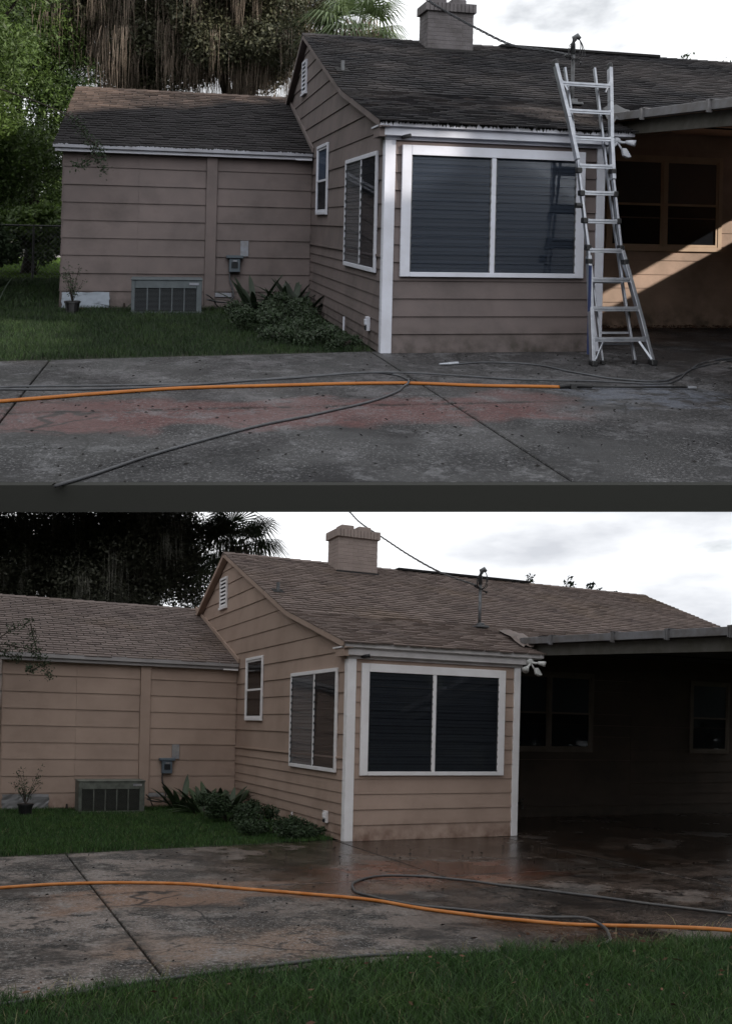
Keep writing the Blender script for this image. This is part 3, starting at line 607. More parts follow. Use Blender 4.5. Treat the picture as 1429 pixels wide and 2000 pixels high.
    for x, y in ((XE - .04, -4.5), (6.0, -4.5)):
        MB().box(x - .05, x + .05, y - .05, y + .05, 0, ct(y) - .27).mk('post', m['trim'], cp, bevel=.006)
    # fittings
    f = thing('flood_light', (2.86, -.11, 2.59), None, None, parent=H)
    MB().tube([(2.86, -.10, 2.60), (2.86, -.16, 2.58)], [.05, .05], 14).tube([(2.86, -.15, 2.585), (2.91, -.2, 2.57), (2.95, -.22, 2.575)], .016, 8).tube([(2.86, -.15, 2.57), (2.80, -.20, 2.53), (2.76, -.22, 2.50)], .016, 8).tube([(2.87, -.16, 2.56), (2.905, -.19, 2.48)], .012, 8).mk('mount', m['flood'], f, smooth=True)
    MB().tube([(2.94, -.22, 2.577), (2.99, -.26, 2.565), (3.03, -.29, 2.555)], [.022, .035, .042], 14).mk('lamp_head', m['flood'], f, smooth=True)
    MB().tube([(2.77, -.215, 2.51), (2.72, -.25, 2.475), (2.69, -.27, 2.455)], [.022, .038, .055], 14).mk('lamp_head', m['flood'], f, smooth=True)
    MB().prism([(2.88, -.20, 2.49), (2.94, -.20, 2.49), (3.0, -.22, 2.385), (2.95, -.22, 2.375), (2.89, -.22, 2.40)], (0, -.045, .01)).mk('motion_sensor', m['flood'], f, bevel=.006)
    c = thing('security_camera', (.20, -.045, 2.54), None, None, parent=H)
    MB().box(.165, .195, -.075, -.042, 2.515, 2.56).mk('bracket', m['blackp'], c); MB().tube([(.17, -.09, 2.53), (.25, -.15, 2.545)], [.024, .026], 12).mk('body', m['blackp'], c, smooth=True)
    o = thing('outlet_box', (0, .63, .24), None, None, parent=H)
    MB().box(-.055, -.015, .57, .69, .19, .36).mk('cover', m['trim'], o, bevel=.004); MB().box(-.075, -.0552, .595, .665, .26, .33).mk('flap', m['trim'], o, bevel=.004); MB().box(-.07, -.0552, .60, .66, .20, .245).mk('socket', m['dark'], o)
    # vertical pipe by the side wall
    MB().tube([(-.07, 1.95, 0), (-.07, 1.95, .22)], .014, 8).mk('pipe_stub', m['trim'], H)
    # meter box on the shed wall
    b = thing('meter_box', (-1.45, 5.3, .63), None, None, parent=H)
    MB().box(-1.42, -1.23, 5.26, 5.352, .63, .86).mk('body', m['bluebox'], b, bevel=.008); MB().box(-1.47, -1.18, 5.24, 5.352, .865, .915).mk('hood', m['bluebox'], b, bevel=.008)
    MB().box(-1.38, -1.27, 5.252, 5.26, .70, .80).mk('window_plate', m['dark'], b); MB().box(-1.355, -1.29, 5.248, 5.26, .81, .835).mk('latch', m['plate'], b)
    MB().box(-1.228, -1.092, 5.340, 5.353, .90, 1.165).mk('plate', m['plate'], b)
    MB().tube(smooth_path([(-1.40, 5.31, .64), (-1.40, 5.31, .5), (-1.34, 5.31, .30), (-1.33, 5.3, .2)], 4), .013, 8).mk('conduit', m['greyhose'], b, smooth=True)
    MB().tube(smooth_path([(-1.33, 5.3, .2), (-1.42, 5.15, .13), (-1.6, 4.9, .15), (-1.80, 4.6, .22)], 5), .013, 8).tube(smooth_path([(-1.82, 4.6, .30), (-1.70, 4.9, .2), (-1.6, 5.1, .05), (-1.5, 5.2, .02)], 5), .01, 8).mk('power_whip', m['greyhose'], b, smooth=True)
    MB().box(-1.72, -1.36, 5.345, 5.355, .20, .27).mk('crawl_vent', m['plate'], b)
    # foil sheet
    V = []; F = []; nx, nz = 13, 6
    for i in range(nx):
        for j in range(nz): V.append((-4.13 + i * .76 / (nx - 1) + random.uniform(-.012, .012), 5.338 - random.uniform(0, .012), .01 + j * .26 / (nz - 1) + random.uniform(-.008, .008)))
    for i in range(nx - 1):
        for j in range(nz - 1):
            a = i * nz + j; F += [(a, a + nz, a + nz + 1), (a, a + nz + 1, a + 1)]
    mk('foil_sheet', V, F, m['foil'], H)
    # hose tap on the porch wall
    MB().tube(smooth_path([(4.36, 2.33, .27), (4.36, 2.25, .28), (4.37, 2.2, .24), (4.36, 2.19, .17)], 4), [.02] * 13, 8).tube([(4.33, 2.22, .30), (4.40, 2.22, .34)], .012, 6).tube([(4.36, 2.24, .28), (4.36, 2.22, .36)], .01, 6).mk('garden_tap', m['beam'], H, smooth=True)
    return H

def build_ac(m, label):
    a = thing('condenser_unit', (-2.45, 4.3, 0), label, 'air conditioner', 'condenser units by the shed walls')
    x0, x1, y0, y1, h = -2.99, -1.905, 4.295, 4.80, .545
    b = MB(); b.box(x0 + .012, x1 - .012, y0 + .05, y1 - .012, .03, h - .012); b.mk('core', m['dark'], a)
    b = MB(); b.box(x0, x0 + .055, y0, y0 + .05, .02, h - .002); b.box(x1 - .085, x1, y0, y0 + .05, .02, h - .002); b.box(x0 + .055, x1 - .085, y0, y0 + .05, h - .125, h - .002); b.box(x0 + .055, x1 - .085, y0, y0 + .05, .02, .05)
    b.box(x0, x0 + .04, y1 - .04, y1, .02, h - .002); b.box(x1 - .04, x1, y1 - .04, y1, .02, h - .002); b.box(x1 - .02, x1 - .002, y0 + .05, y1 - .04, .02, h - .002); b.box(x0 + .002, x0 + .02, y0 + .05, y1 - .04, .02, h - .002)
    b.mk('cabinet', m['acpaint'], a, bevel=.005)
    MB().box(x0 - .012, x1 + .012, y0 - .012, y1 + .012, h, h + .022).mk('lid', m['acpaint'], a, bevel=.006)
    gx0, gx1 = x0 + .055, x1 - .085
    for i in range(1, 5):
        x = gx0 + (gx1 - gx0) * i / 5; MB().box(x - .009, x + .009, y0 + .002, y0 + .02, .05, h - .125).mk('grille_post', m['acpaint'], a)
    b = MB()
    for i in range(19):
        z = .058 + i * .0196; b.box(gx0, gx1, y0 + .012, y0 + .030, z, z + .008)
    for i in range(50):
        x = gx0 + i * (gx1 - gx0) / 50; b.box(x, x + .003, y0 + .031, y0 + .036, .05, h - .125)
    b.mk('grille', m['acgrille'], a)
    MB().box(x1 - .20, x1 - .05, y0 - .008, y0 - .001, h - .075, h - .035).mk('badge', m['plate'], a, bevel=.002)
    MB().box(x0 - .04, x1 + .04, y0 - .03, y1 + .04, -.02, .018).mk('pad', m['mortar'], a)

def build_ladder(m):
    l = thing('extension_ladder', (2.5, -1.08, 0), 'aluminium telescoping ladder leaning against the stained eave', 'ladder')
    yy = lambda z: -1.08 + .30 * z
    def rail(pts, off, wd, dp, name='rail', mt='alu'):
        b = MB()
        for (xa_, za_), (xb_, zb_) in zip(pts[:-1], pts[1:]): b.bar((xa_, yy(za_) + off, za_), (xb_, yy(zb_) + off, zb_), dp, wd, up=(1, 0, 0))
        return b.mk(name, m[mt], l, bevel=.003)
    rail([(2.14, .04), (2.235, 1.2)], 0, .042, .08); rail([(2.86, .04), (2.79, .517), (2.71, .974), (2.648, 1.30)], 0, .042, .08)
    rail([(2.235, 1.2), (2.228, 2.325)], .0, .024, .06); rail([(2.648, 1.3), (2.66, 2.1)], 0, .024, .06)
    rail([(2.228, 2.325), (2.176, 2.835), (2.081, 3.50)], -.0, .042, .08); rail([(2.66, 2.1), (2.70, 2.6), (2.754, 3.058), (2.802, 3.50)], 0, .042, .08)
    rail([(2.29, .04), (2.27, 2.3), (2.235, 3.48)], .075, .024, .05); rail([(2.69, .04), (2.655, .858), (2.63, 2.3), (2.632, 3.50)], .075, .024, .05)
    lx = lambda z: np.interp(z, [0, 1.2, 2.325, 2.835, 3.5], [2.14, 2.235, 2.228, 2.176, 2.081]); rx = lambda z: np.interp(z, [0, .517, .974, 1.3, 2.1, 2.6, 3.058, 3.5], [2.86, 2.787, 2.71, 2.648, 2.66, 2.70, 2.754, 2.802])
    for z in (.29, .623, .946, 1.276, 1.612, 1.943, 2.262, 2.6, 2.932, 3.271):
        b = MB(); b.bar((lx(z), yy(z) - .012, z), (rx(z), yy(z) - .012, z), .062, .026); b.bar((lx(z) + .015, yy(z) - .03, z - .02), (rx(z) - .015, yy(z) - .03, z - .02), .014, .035); b.mk('rung', m['alu'], l, bevel=.003)
        for x, sg in ((lx(z), 1), (rx(z), -1)): MB().prism([(x, yy(z) - .035, z - .045), (x + sg * .06, yy(z) - .035, z - .01), (x + sg * .06, yy(z) - .035, z + .012), (x, yy(z) - .035, z + .03)][::sg], (0, .02, 0)).mk('gusset', m['alu'], l)
    for z in (.22, .34, .9, 1.25): MB().bar((2.30, yy(z) + .085, z), (2.66, yy(z) + .085, z), .03, .022).mk('rung', m['alu'], l)
    for x, z, sg in ((2.165, .02, 1), (2.84, .02, -1)): MB().bar((x, yy(z + .02) - .03, z + .05), (x + sg * .12, yy(.28) - .03, z + .24), .012, .022).mk('brace', m['alu'], l)
    for x, z, sg in ((2.11, 3.34, 1), (2.78, 3.34, -1)): MB().bar((x, yy(z) - .03, z), (x + sg * .09, yy(3.22) - .03, 3.18), .012, .018).mk('brace', m['alu'], l)
    for x in (2.14, 2.86): MB().box(x - .035, x + .035, -1.14, -1.03, .0, .06).mk('rubber_foot', m['blackp'], l, bevel=.01)
    for x in (2.29, 2.69): MB().box(x - .022, x + .022, -1.04, -.97, .0, .045).mk('rubber_foot', m['blackp'], l, bevel=.008)
    for x in (2.081, 2.802): MB().bar((x, yy(3.5) , 3.47), (x, yy(3.55), 3.56), .085, .045, up=(1, 0, 0)).mk('end_cap', m['blackp'], l, bevel=.01)
    for z in (1.14, 1.30, 1.61, 1.93, 2.20):
        for x in (lx(z), rx(z)): MB().box(x - .028, x + .028, yy(z) - .05, yy(z) + .045, z - .035, z + .03).mk('lock_collar', m['blackp'], l, bevel=.008)
    MB().tube([(lx(1.78) - .09, yy(1.78), 1.78), (lx(1.78), yy(1.78), 1.78)], [.035, .03], 10).mk('lock_knob', m['blackp'], l)
    MB().box(lx(.6) - .024, lx(.6) - .0155, yy(.6) - .03, yy(.6) + .03, .1, 1.1).mk('warning_strip', mat('blue_strip', (.04, .06, .16), .5), l)

# ---------------------------------------------------------------- ground pieces
def clip(poly, a, b, c):
    out = []
    for i in range(len(poly)):
        p, q = poly[i], poly[(i + 1) % len(poly)]; fp, fq = a * p[0] + b * p[1] - c, a * q[0] + b * q[1] - c
        if fp >= 0: out.append(p)
        if fp * fq < 0: t = fp / (fp - fq); out.append((p[0] + t * (q[0] - p[0]), p[1] + t * (q[1] - p[1])))
    return out
def grass_edge(x): return float(np.interp(x, [-9, -4.15, -2.6, -1.47, -.14, 0], [-.42, -.34, -.14, -.03, .14, .15]))
def near_edge(x): return float(np.interp(x, [-9, -4.6, -2.3, -.9, .95, 9], [-6.12, -5.98, -5.88, -6.08, -6.22, -6.0]))
def build_patio(m):
    up = PL is U
    pt = thing('patio', (0, -3, 0), None, None); pt['kind'] = 'structure'
    ed = np.array([4.222, -.589]); nrm = (.589 / np.linalg.norm(ed), 4.222 / np.linalg.norm(ed)); dn = nrm[0] * -3.386 + nrm[1] * -4.9 + .062
    xs = [-9.5, -3.66, -.10, 2.45, 5.3, 9.5]; g = .009
    for i in range(5):
        xa_, xb_ = xs[i] + g, xs[i + 1] - g
        for row in range(2):
            if row == 0:
                top = []
                if xb_ <= 0: top = [(x, grass_edge(x)) for x in np.linspace(xb_, xa_, 8)]
                elif xb_ < 2.6: top = [(xb_, -.005), (0, -.005), (0, .14), (xa_, .14)]
                elif xa_ < 2.6: top = [(xb_, 2.355), (2.80, 2.355), (2.80, -.04), (xa_, -.04)]
                else: top = [(xb_, 2.355), (xa_, 2.355)]
                poly = [(xa_, -2.95 + g), (xb_, -2.95 + g)] + top
            else:
                if up: poly = [(xa_, -9), (xb_, -9), (xb_, -2.95 - g), (xa_, -2.95 - g)]
                else: poly = [(x, near_edge(x)) for x in np.linspace(xa_, xb_, 8)] + [(xb_, -2.95 - g), (xa_, -2.95 - g)]
            if up: poly = clip(poly, nrm[0], nrm[1], dn)
            if len(poly) < 3: continue
            MB().prism([(p[0], p[1], -.09) for p in poly], (0, 0, .09)).mk('concrete_slab', m['concrete'], pt, bevel=.006)
def blades(name, m, region, n, hmin, hmax, wid, parent=None, lean=.5, label=None, keep=None, mt='grass', z0=0.0):
    x0, x1, y0, y1 = region; x = rng.uniform(x0, x1, n); y = rng.uniform(y0, y1, n)
    k = keep(x, y) if keep else np.ones(n, bool); x, y = x[k], y[k]; n = len(x)
    patch = .75 + .5 * np.sin(x * 2.1 + np.sin(y * 1.7)) * np.cos(y * 2.3 + x)
    h = rng.uniform(hmin, hmax, n) * (0.7 + .45 * patch); a = rng.uniform(0, 2 * np.pi, n); t = rng.uniform(0, 2 * np.pi, n); ln = rng.uniform(.1, lean, n) * h * 1.6
    dx, dy = np.cos(a) * wid, np.sin(a) * wid; lx, ly = np.cos(t) * ln, np.sin(t) * ln
    V = np.zeros((n, 5, 3)); z = np.full(n, z0)
    V[:, 0] = np.stack([x - dx, y - dy, z], 1); V[:, 1] = np.stack([x + dx, y + dy, z], 1)
    V[:, 2] = np.stack([x - dx * .7 + lx * .35, y - dy * .7 + ly * .35, z + h * .6], 1); V[:, 3] = np.stack([x + dx * .7 + lx * .35, y + dy * .7 + ly * .35, z + h * .6], 1)
    V[:, 4] = np.stack([x + lx, y + ly, z + h * .95], 1)
    i = np.arange(n) * 5; T = np.concatenate([np.stack([i, i + 1, i + 3], 1), np.stack([i, i + 3, i + 2], 1), np.stack([i + 2, i + 3, i + 4], 1)])
    return mk(name, V.reshape(-1, 3), T, m[mt], parent, origin=(x.mean(), y.mean(), 0), kind='stuff', label=label, cat='grass' if label else None)
def leaf_quads(C, size, asp=.5, flat=0.0):
    n = len(C); d = rng.normal(size=(n, 3)); d[:, 2] *= (1 - flat); d /= np.linalg.norm(d, axis=1, keepdims=True)
    e = rng.normal(size=(n, 3)); e -= (e * d).sum(1, keepdims=True) * d; e /= np.linalg.norm(e, axis=1, keepdims=True)
    s = size * rng.uniform(.6, 1.3, (n, 1)); V = np.stack([C - d * s, C + e * s * asp, C + d * s, C - e * s * asp], 1)
    F = np.arange(n * 4).reshape(n, 4); return V.reshape(-1, 3), F
def clump_points(centers, rad, n, shell=.45):
    c = np.asarray(centers)[rng.integers(0, len(centers), n)]; d = rng.normal(size=(n, 3)); d /= np.linalg.norm(d, axis=1, keepdims=True)
    r = rng.uniform(shell, 1, (n, 1)) ** .7; return c + d * r * rad * np.array([1, 1, .75])
def strands(P, lmin, lmax, wid, f=1.0):
    n = len(P); Ls = rng.uniform(lmin, lmax, n) * f; k = 4; V = np.zeros((n, (k + 1) * 2, 3)); a = rng.uniform(0, np.pi, n); dx, dy = np.cos(a), np.sin(a)
    ox = np.zeros(n); oy = np.zeros(n)
    for i in range(k + 1):
        wv = wid * (1 - (i / (k + .3)) ** 1.5) * rng.uniform(.6, 1.2, n); ox = ox + rng.normal(0, .018, n); oy = oy + rng.normal(0, .032, n)
        for j, sg in enumerate((-1, 1)): V[:, 2 * i + j] = P + np.stack([ox + sg * dx * wv, oy + sg * dy * wv, -Ls * i / k], 1)
    F = [np.stack([np.arange(n) * (2 * k + 2) + 2 * i + q for q in (0, 1, 3, 2)], 1) for i in range(k)]
    return V.reshape(-1, 3), np.concatenate(F)
def limbs(base, top, targets, r0):
    b = MB(); base = np.array(base, float); top = np.array(top, float)
    mid = (base + top) / 2 + np.array([random.uniform(-.2, .2), random.uniform(-.2, .2), 0]); b.tube(smooth_path([base, mid, top], 5), np.linspace(r0 * 1.25, r0 * .7, 11), 9)
    for t in targets:
        t = np.array(t, float); s = base + (top - base) * random.uniform(.6, 1); q = (s + t) / 2 + np.array([random.uniform(-.4, .4), random.uniform(-.4, .4), random.uniform(.1, .6)])
        b.tube(smooth_path([s, q, t], 5), np.linspace(r0 * .42, r0 * .08, 11), 6)
    return b
def tree(name, m, base, crown_c, crown_r, ncl, nleaf, lsize, label, cat='tree', group=None, leaf='oak', clr=.8, r0=.3, moss=0, mlen=(.5, 1.6), asp=.5, ttop=.5, cutz=None, mwid=.006):
    T = thing(name, base, label, cat, group); cc = np.array(crown_c, float); cr = np.array(crown_r, float)
    d = rng.normal(size=(ncl, 3)); d /= np.linalg.norm(d, axis=1, keepdims=True); C = cc + d * cr * rng.uniform(.25, 1, (ncl, 1)) ** .6
    if cutz is not None: C = C[C[:, 2] > cutz]
    limbs(base, cc + np.array([0, 0, -cr[2] * (1 - ttop)]), C[:: max(1, len(C) // 16)], r0).mk('trunk', m['bark'], T, smooth=True)
    Q = clump_points(C, clr, nleaf); V, F = leaf_quads(Q, lsize, asp); mk('crown', V, F, m[leaf], T, kind='stuff', origin=cc)
    if moss:
        na = max(8, moss // 32); A = C[rng.integers(0, len(C), na)] + rng.normal(size=(na, 3)) * np.array([clr * .6, clr * .6, clr * .5])
        ai = rng.integers(0, na, moss); S = A[ai] + rng.normal(size=(moss, 3)) * (np.array([.11, .11, .10]) * rng.uniform(.4, 2.4, (na, 1))[ai])
        V, F = strands(S, *mlen, mwid, rng.uniform(.25, 1.1, na)[ai]); mk('hanging_moss', V, F, m['moss'], T, kind='stuff', origin=cc)
    return T
def bush(name, m, c, r, n, ls, label, leaf='bush', group=None, cat='bush', asp=.5):
    c = np.array(c, float); r = np.array(r, float); T = thing(name, (c[0], c[1], 0), label, cat, group)
    d = rng.normal(size=(14, 3)); d[:, 2] = abs(d[:, 2]); d /= np.linalg.norm(d, axis=1, keepdims=True); C = c + d * r * rng.uniform(.3, .85, (14, 1))
    b = MB()
    for q in C: b.tube([(c[0], c[1], 0), tuple((c + q) / 2), tuple(q)], [.012, .009, .004], 5)
    b.mk('stems', m['bark'], T); Q = clump_points(C, float(min(r)) * .62, n, .1); Q = Q[Q[:, 2] > .01]; V, F = leaf_quads(Q, ls, asp); mk('leaves', V, F, m[leaf], T, kind='stuff', origin=(c[0], c[1], 0)); return T
def strap_plant(name, m, c, nl, ln, wid, label, leaf='broad', group=None, up_=.85, spread=.2):
    T = thing(name, c, label, 'plant', group)
    MB().tube([c, (c[0], c[1], c[2] + .12)], [.03, .015], 7).mk('crown_base', m['bark'], T)
    for i in range(nl):
        a = random.uniform(0, 6.283); L_ = ln * random.uniform(.6, 1.15); r = random.uniform(.1, 1) * spread; e = random.uniform(up_ - .35, up_ + .3)
        P0 = np.array([c[0] + math.cos(a) * r, c[1] + math.sin(a) * r, c[2]]); dr = np.array([math.cos(a) * math.cos(e), math.sin(a) * math.cos(e), math.sin(e)]); sd_ = np.array([-math.sin(a), math.cos(a), 0]); V = []
        for k in range(7):
            t = k / 6; p = P0 + dr * L_ * t + np.array([0, 0, -.45 * L_ * t * t * (1.1 - e * .5)]); w_ = wid * math.sin(math.pi * min(1, .12 + .88 * t)) ** .8
            V += [p - sd_ * w_, p + np.array([0, 0, -.25 * w_]), p + sd_ * w_]
        F = []
        for k in range(6):
            q = k * 3; F += [(q, q + 1, q + 4, q + 3), (q + 1, q + 2, q + 5, q + 4)]
        mk('leaf', V, F, m[leaf], T, smooth=True)
    return T
def palm(m, base, head, label, R=1.75, nf=34):
    T = thing('cabbage_palm', base, label, 'palm tree', 'cabbage palms'); hx = np.array(head, float)
    MB().tube([base, (base[0], base[1], hx[2] * .5), tuple(hx)], [.17, .15, .16], 10).mk('trunk', m['bark'], T, smooth=True)
    for f in range(nf):
        a = random.uniform(0, 6.283); e = random.uniform(-.65, 1.35); L_ = R * random.uniform(.8, 1.05); d = np.array([math.cos(a) * math.cos(e), math.sin(a) * math.cos(e), math.sin(e)]); sd_ = np.array([-math.sin(a), math.cos(a), 0]); upv = np.cross(sd_, d) * -1
        b = MB(); s = hx + d * .1; pe = hx + d * L_ * .42; b.tube([s, pe], .012, 4); V, F = b.V, b.F; nl = 22
        for k in range(nl):
            t = (k / (nl - 1) - .5) * 2; ang = t * 1.9; dd = d * math.cos(ang) + sd_ * math.sin(ang); ll = L_ * .62 * (1 - .25 * abs(t)); wv = np.cross(dd, upv); wv = wv / (np.linalg.norm(wv) + 1e-9) * .022
            p0 = pe; p1 = pe + dd * ll * .6 + np.array([0, 0, -.04 * ll]); p2 = pe + dd * ll + np.array([0, 0, -.38 * ll - random.uniform(0, .12)]); n = len(V)
            V += [tuple(p0 - wv * .3), tuple(p0 + wv * .3), tuple(p1 - wv), tuple(p1 + wv), tuple(p2)]; F += [(n, n + 1, n + 3, n + 2), (n + 2, n + 3, n + 4)]
        mk('frond', V, F, m['palm'], T)
    V, F = strands(hx + rng.normal(size=(260, 3)) * np.array([.32, .32, .2]) - np.array([0, 0, .1]), .3, .9, .02); mk('dead_fronds', V, F, m['moss'], T, kind='stuff', origin=hx)
def hose(name, m, mt, pts, r, label, cat='hose', group=None, z=None, ends=None, h=0.0):
    P = [(p[0], p[1], (r * 1.0 + h if len(p) < 3 else p[2])) for p in pts]; P = smooth_path(P, 7); ph = random.uniform(0, 6); P = [np.array([p[0] + .006 * math.sin(i * .9 + ph) + random.uniform(-.0015, .0015), p[1] + .009 * math.sin(i * .55 + ph * 2) + random.uniform(-.0015, .0015), p[2]]) for i, p in enumerate(P)]
    T = thing(name, (P[0][0], P[0][1], 0), label, cat, group); MB().tube(P, r, 10).mk('tube', m[mt], T, smooth=True)
    return T
def litter(name, m, x, y, ls, mt, label, z=.004, cat='leaf litter', zr=.02):
    C = np.stack([x, y, z + rng.uniform(0, zr, len(x))], 1); V, F = leaf_quads(C, ls, .4, flat=.85); V[:, 2] = np.maximum(V[:, 2], .001)
    return mk(name, V, F, m[mt], None, kind='stuff', origin=(x.mean(), y.mean(), 0), label=label, cat=cat)
def twig_branch(m, pts_list, label, n=420, ls=.022):
    T = thing('tree_branch', pts_list[0][0], label, 'branch'); b = MB(); C = []
    for pts in pts_list:
        P = smooth_path(pts, 6); b.tube(P, np.linspace(.012, .003, len(P)), 5); C += P[len(P) // 3:]
    b.mk('twigs', m['bark'], T); C = np.array(C); Q = C[rng.integers(0, len(C), n)] + rng.normal(size=(n, 3)) * .045
    V, F = leaf_quads(Q, ls, .55); mk('leaves', V, F, m['bush'], T, kind='stuff', origin=C.mean(0))
def potted(m, c, label):
    T = thing('potted_shrub', c, label, 'potted plant', 'potted shrubs by the shed corners'); x, y, z = c
    MB().tube([(x, y, 0), (x, y, .17), (x, y, .175), (x, y, .20)], [.085, .115, .125, .125], 16).mk('pot', m['blackp'], T, smooth=False)
    b = MB(); tips = []
    for k in range(11):
        a = random.uniform(0, 6.28); r = random.uniform(.08, .28); h = random.uniform(.32, .62); p = [(x, y, .18), (x + math.cos(a) * r * .4, y + math.sin(a) * r * .4, .18 + h * .5), (x + math.cos(a) * r, y + math.sin(a) * r, .18 + h)]
        P = smooth_path(p, 4); b.tube(P, np.linspace(.006, .002, len(P)), 4); tips += P[3:]
    b.mk('stems', m['bark'], T); C = np.array(tips); Q = C[rng.integers(0, len(C), 330)] + rng.normal(size=(330, 3)) * .03; V, F = leaf_quads(Q, .018, .5); mk('leaves', V, F, m['bush'], T, kind='stuff', origin=c)

# ================================================================ lower, washed yard
PL = L; m = palette(L)
g = MB().box(-260, 260, -60, 400, -.5, -.03).mk('ground', m['soil']); g['kind'] = 'structure'
build_patio(m)
build_house(m, 'clean washed tan house with pale brown shingles, lower of the two')
build_ac(m, 'olive grey condenser against the washed tan shed wall')
mow = lambda x, y: (y > np.interp(x, [-9, -4.15, -2.6, -1.47, -.14, 0], [-.42, -.34, -.14, -.03, .14, .15]) + .0) & ~((x > -3.0) & (x < -1.9) & (y > 4.3) & (y < 4.8)) & ~((x > -.02) & (y > 0)) & ~((x > -4.16) & (y > 5.2))
blades('lawn_grass', m, (-6.5, -.02, -.45, 5.2), 120000, .03, .085, .0028, keep=lambda x, y: mow(x, y) & ((x + 0) < -.1 + 0 * y), label='green lawn strip between the washed shed and the wet patio')
blades('front_grass', m, (-6.6, 5.2, -9.4, -5.6), 230000, .045, .105, .0024, keep=lambda x, y: (y < np.interp(x, [-9, -4.6, -2.3, -.9, .95, 9], [-6.12, -5.98, -5.88, -6.08, -6.22, -6.0]) + .05 * np.sin(x * 9) + .03 * np.sin(x * 23)) & (depth(L, np.stack([x, y, 0 * x], 1)) > 3.6), label='dark green grass in the foreground before the wet patio', lean=.95)
blades('dry_grass', m, (-6.6, 5.2, -9.4, -5.75), 7000, .03, .10, .0026, keep=lambda x, y: depth(L, np.stack([x, y, 0 * x], 1)) > 3.6, label='scattered straw coloured blades in the foreground grass', lean=1.3, mt='straw')
blades('dry_grass', m, (-6.5, -.1, -.3, 5.2), 4000, .02, .07, .0026, label='scattered straw coloured blades in the washed lawn strip', lean=1.3, mt='straw', keep=mow)
n = 160; litter('fallen_leaves', m, rng.uniform(-5, 2, n), rng.uniform(-7.6, -5.8, n), .022, 'litter', 'few brown leaves fallen in the foreground grass', z=.05, zr=.04)
hose('pressure_hose', m, 'orange', [(-6.5, -3.0), (-4.599, -2.451), (-3.693, -2.411), (-2.956, -2.63), (-2.337, -3.134), (-1.507, -3.896), (-1.089, -4.58), (-0.658, -5.109), (-0.176, -5.489), (0.209, -5.884, .06), (0.488, -6.30, .10), (1.2, -7.1, .10)], .0155, 'orange hose crossing the wet patio into the front grass')
hose('garden_hose', m, 'greyhose', [(2.2, -6.6), (1.499, -5.656), (1.034, -5.041), (0.669, -4.409), (0.23, -3.76), (-0.07, -3.264), (-0.47, -2.881), (-0.799, -2.82), (-1.159, -3.04), (-1.379, -3.508), (-1.331, -3.847), (-1.167, -4.251), (-0.759, -4.708), (-0.338, -5.085), (-0.12, -5.40, .045), (-0.20, -5.76), (-0.419, -6.0), (-0.681, -6.09), (-1.091, -6.05), (-1.64, -5.93), (-2.337, -5.78), (-3.579, -5.866), (-4.342, -6.042), (-6, -6.3)], .0125, 'dark hose looped under the orange hose on the wet patio')
potted(m, (-3.82, 4.25, 0), 'leggy shrub in a black pot before the washed shed')
for i, (x, y) in enumerate(((-1.15, 4.75), (-.80, 4.35), (-.42, 4.85), (-.95, 3.95), (-.45, 4.2))): strap_plant('broad_leaf_plant', m, (x, y, 0), 22, .85, .05, ('broad leaved plant nearest the washed meter box', 'broad leaved plant in the middle of the washed wall bed', 'broad leaved plant in the inner corner of the washed walls', 'frontmost broad leaved plant beside the washed lawn', 'broad leaved plant close to the washed side wall')[i], group='broad leaved plants by the washed shed')
strap_plant('spiky_plant', m, (-3.10, 5.0, 0), 9, .5, .02, 'spiky plant left of the washed condenser', up_=.5)
bush('low_bush', m, (-.95, 2.5, .18), (.8, 1.35, .27), 8000, .024, 'large low leafy bush along the washed side wall'); bush('low_bush', m, (-.72, 1.0, .10), (.62, .9, .24), 5200, .022, 'middle low bush beside the washed lawn strip'); bush('low_bush', m, (-.40, .42, .06), (.34, .36, .15), 1800, .02, 'smallest low bush at the foot of the washed corner post')
twig_branch(m, [[(-5.2, 4.3, 3.1), (-4.6, 4.5, 2.80), (-4.1, 4.6, 2.78), (-3.75, 4.6, 2.70), (-3.55, 4.6, 2.5), (-3.47, 4.6, 2.27)], [(-4.3, 4.6, 2.86), (-4.0, 4.6, 3.08), (-3.75, 4.6, 3.2)], [(-3.78, 4.6, 3.16), (-3.74, 4.6, 2.95), (-3.66, 4.6, 2.72)], [(-4.7, 4.5, 2.75), (-4.2, 4.6, 2.66), (-3.95, 4.6, 2.58)], [(-3.56, 4.6, 2.5), (-3.72, 4.6, 2.4), (-3.8, 4.6, 2.42)]], 'leafy branch hanging before the washed shed eave', n=900)
tree('oak_tree', m, (-6.6, 16.5, 0), (-4.8, 16.0, 5.8), (3.4, 2.2, 1.6), 90, 100000, .052, 'mossy oak behind the left end of the washed shed', group='mossy oaks behind the washed house', clr=.95, moss=5000, mlen=(.4, 1.5), cutz=4.6)
tree('oak_tree', m, (-1.3, 15.8, 0), (-.8, 14.4, 6.1), (2.6, 2.2, 1.6), 70, 85000, .052, 'mossy oak behind the gable of the washed house', group='mossy oaks behind the washed house', clr=.95, moss=5000, mlen=(.4, 1.6), cutz=4.5)
bush('tall_shrub', m, (-5.2, 6.5, .9), (.9, 2.0, 1.6), 9000, .05, 'dark shrub past the left corner of the washed shed')
palm(m, (2.15, 12.9, 0), (2.05, 12.9, 6.45), 'cabbage palm behind the ridge of the washed house')
for (x, y, lab) in ((-17, -31, 'oak farthest left behind the camera'), (-8, -35, 'oak straight behind the camera'), (2, -33, 'oak behind and right of the camera')):
    tree('oak_tree', m, (x, y, 0), (x, y, 7.5), (5.2, 2.6, 5.2), 90, 15000, .32, lab, clr=1.7, r0=.45)
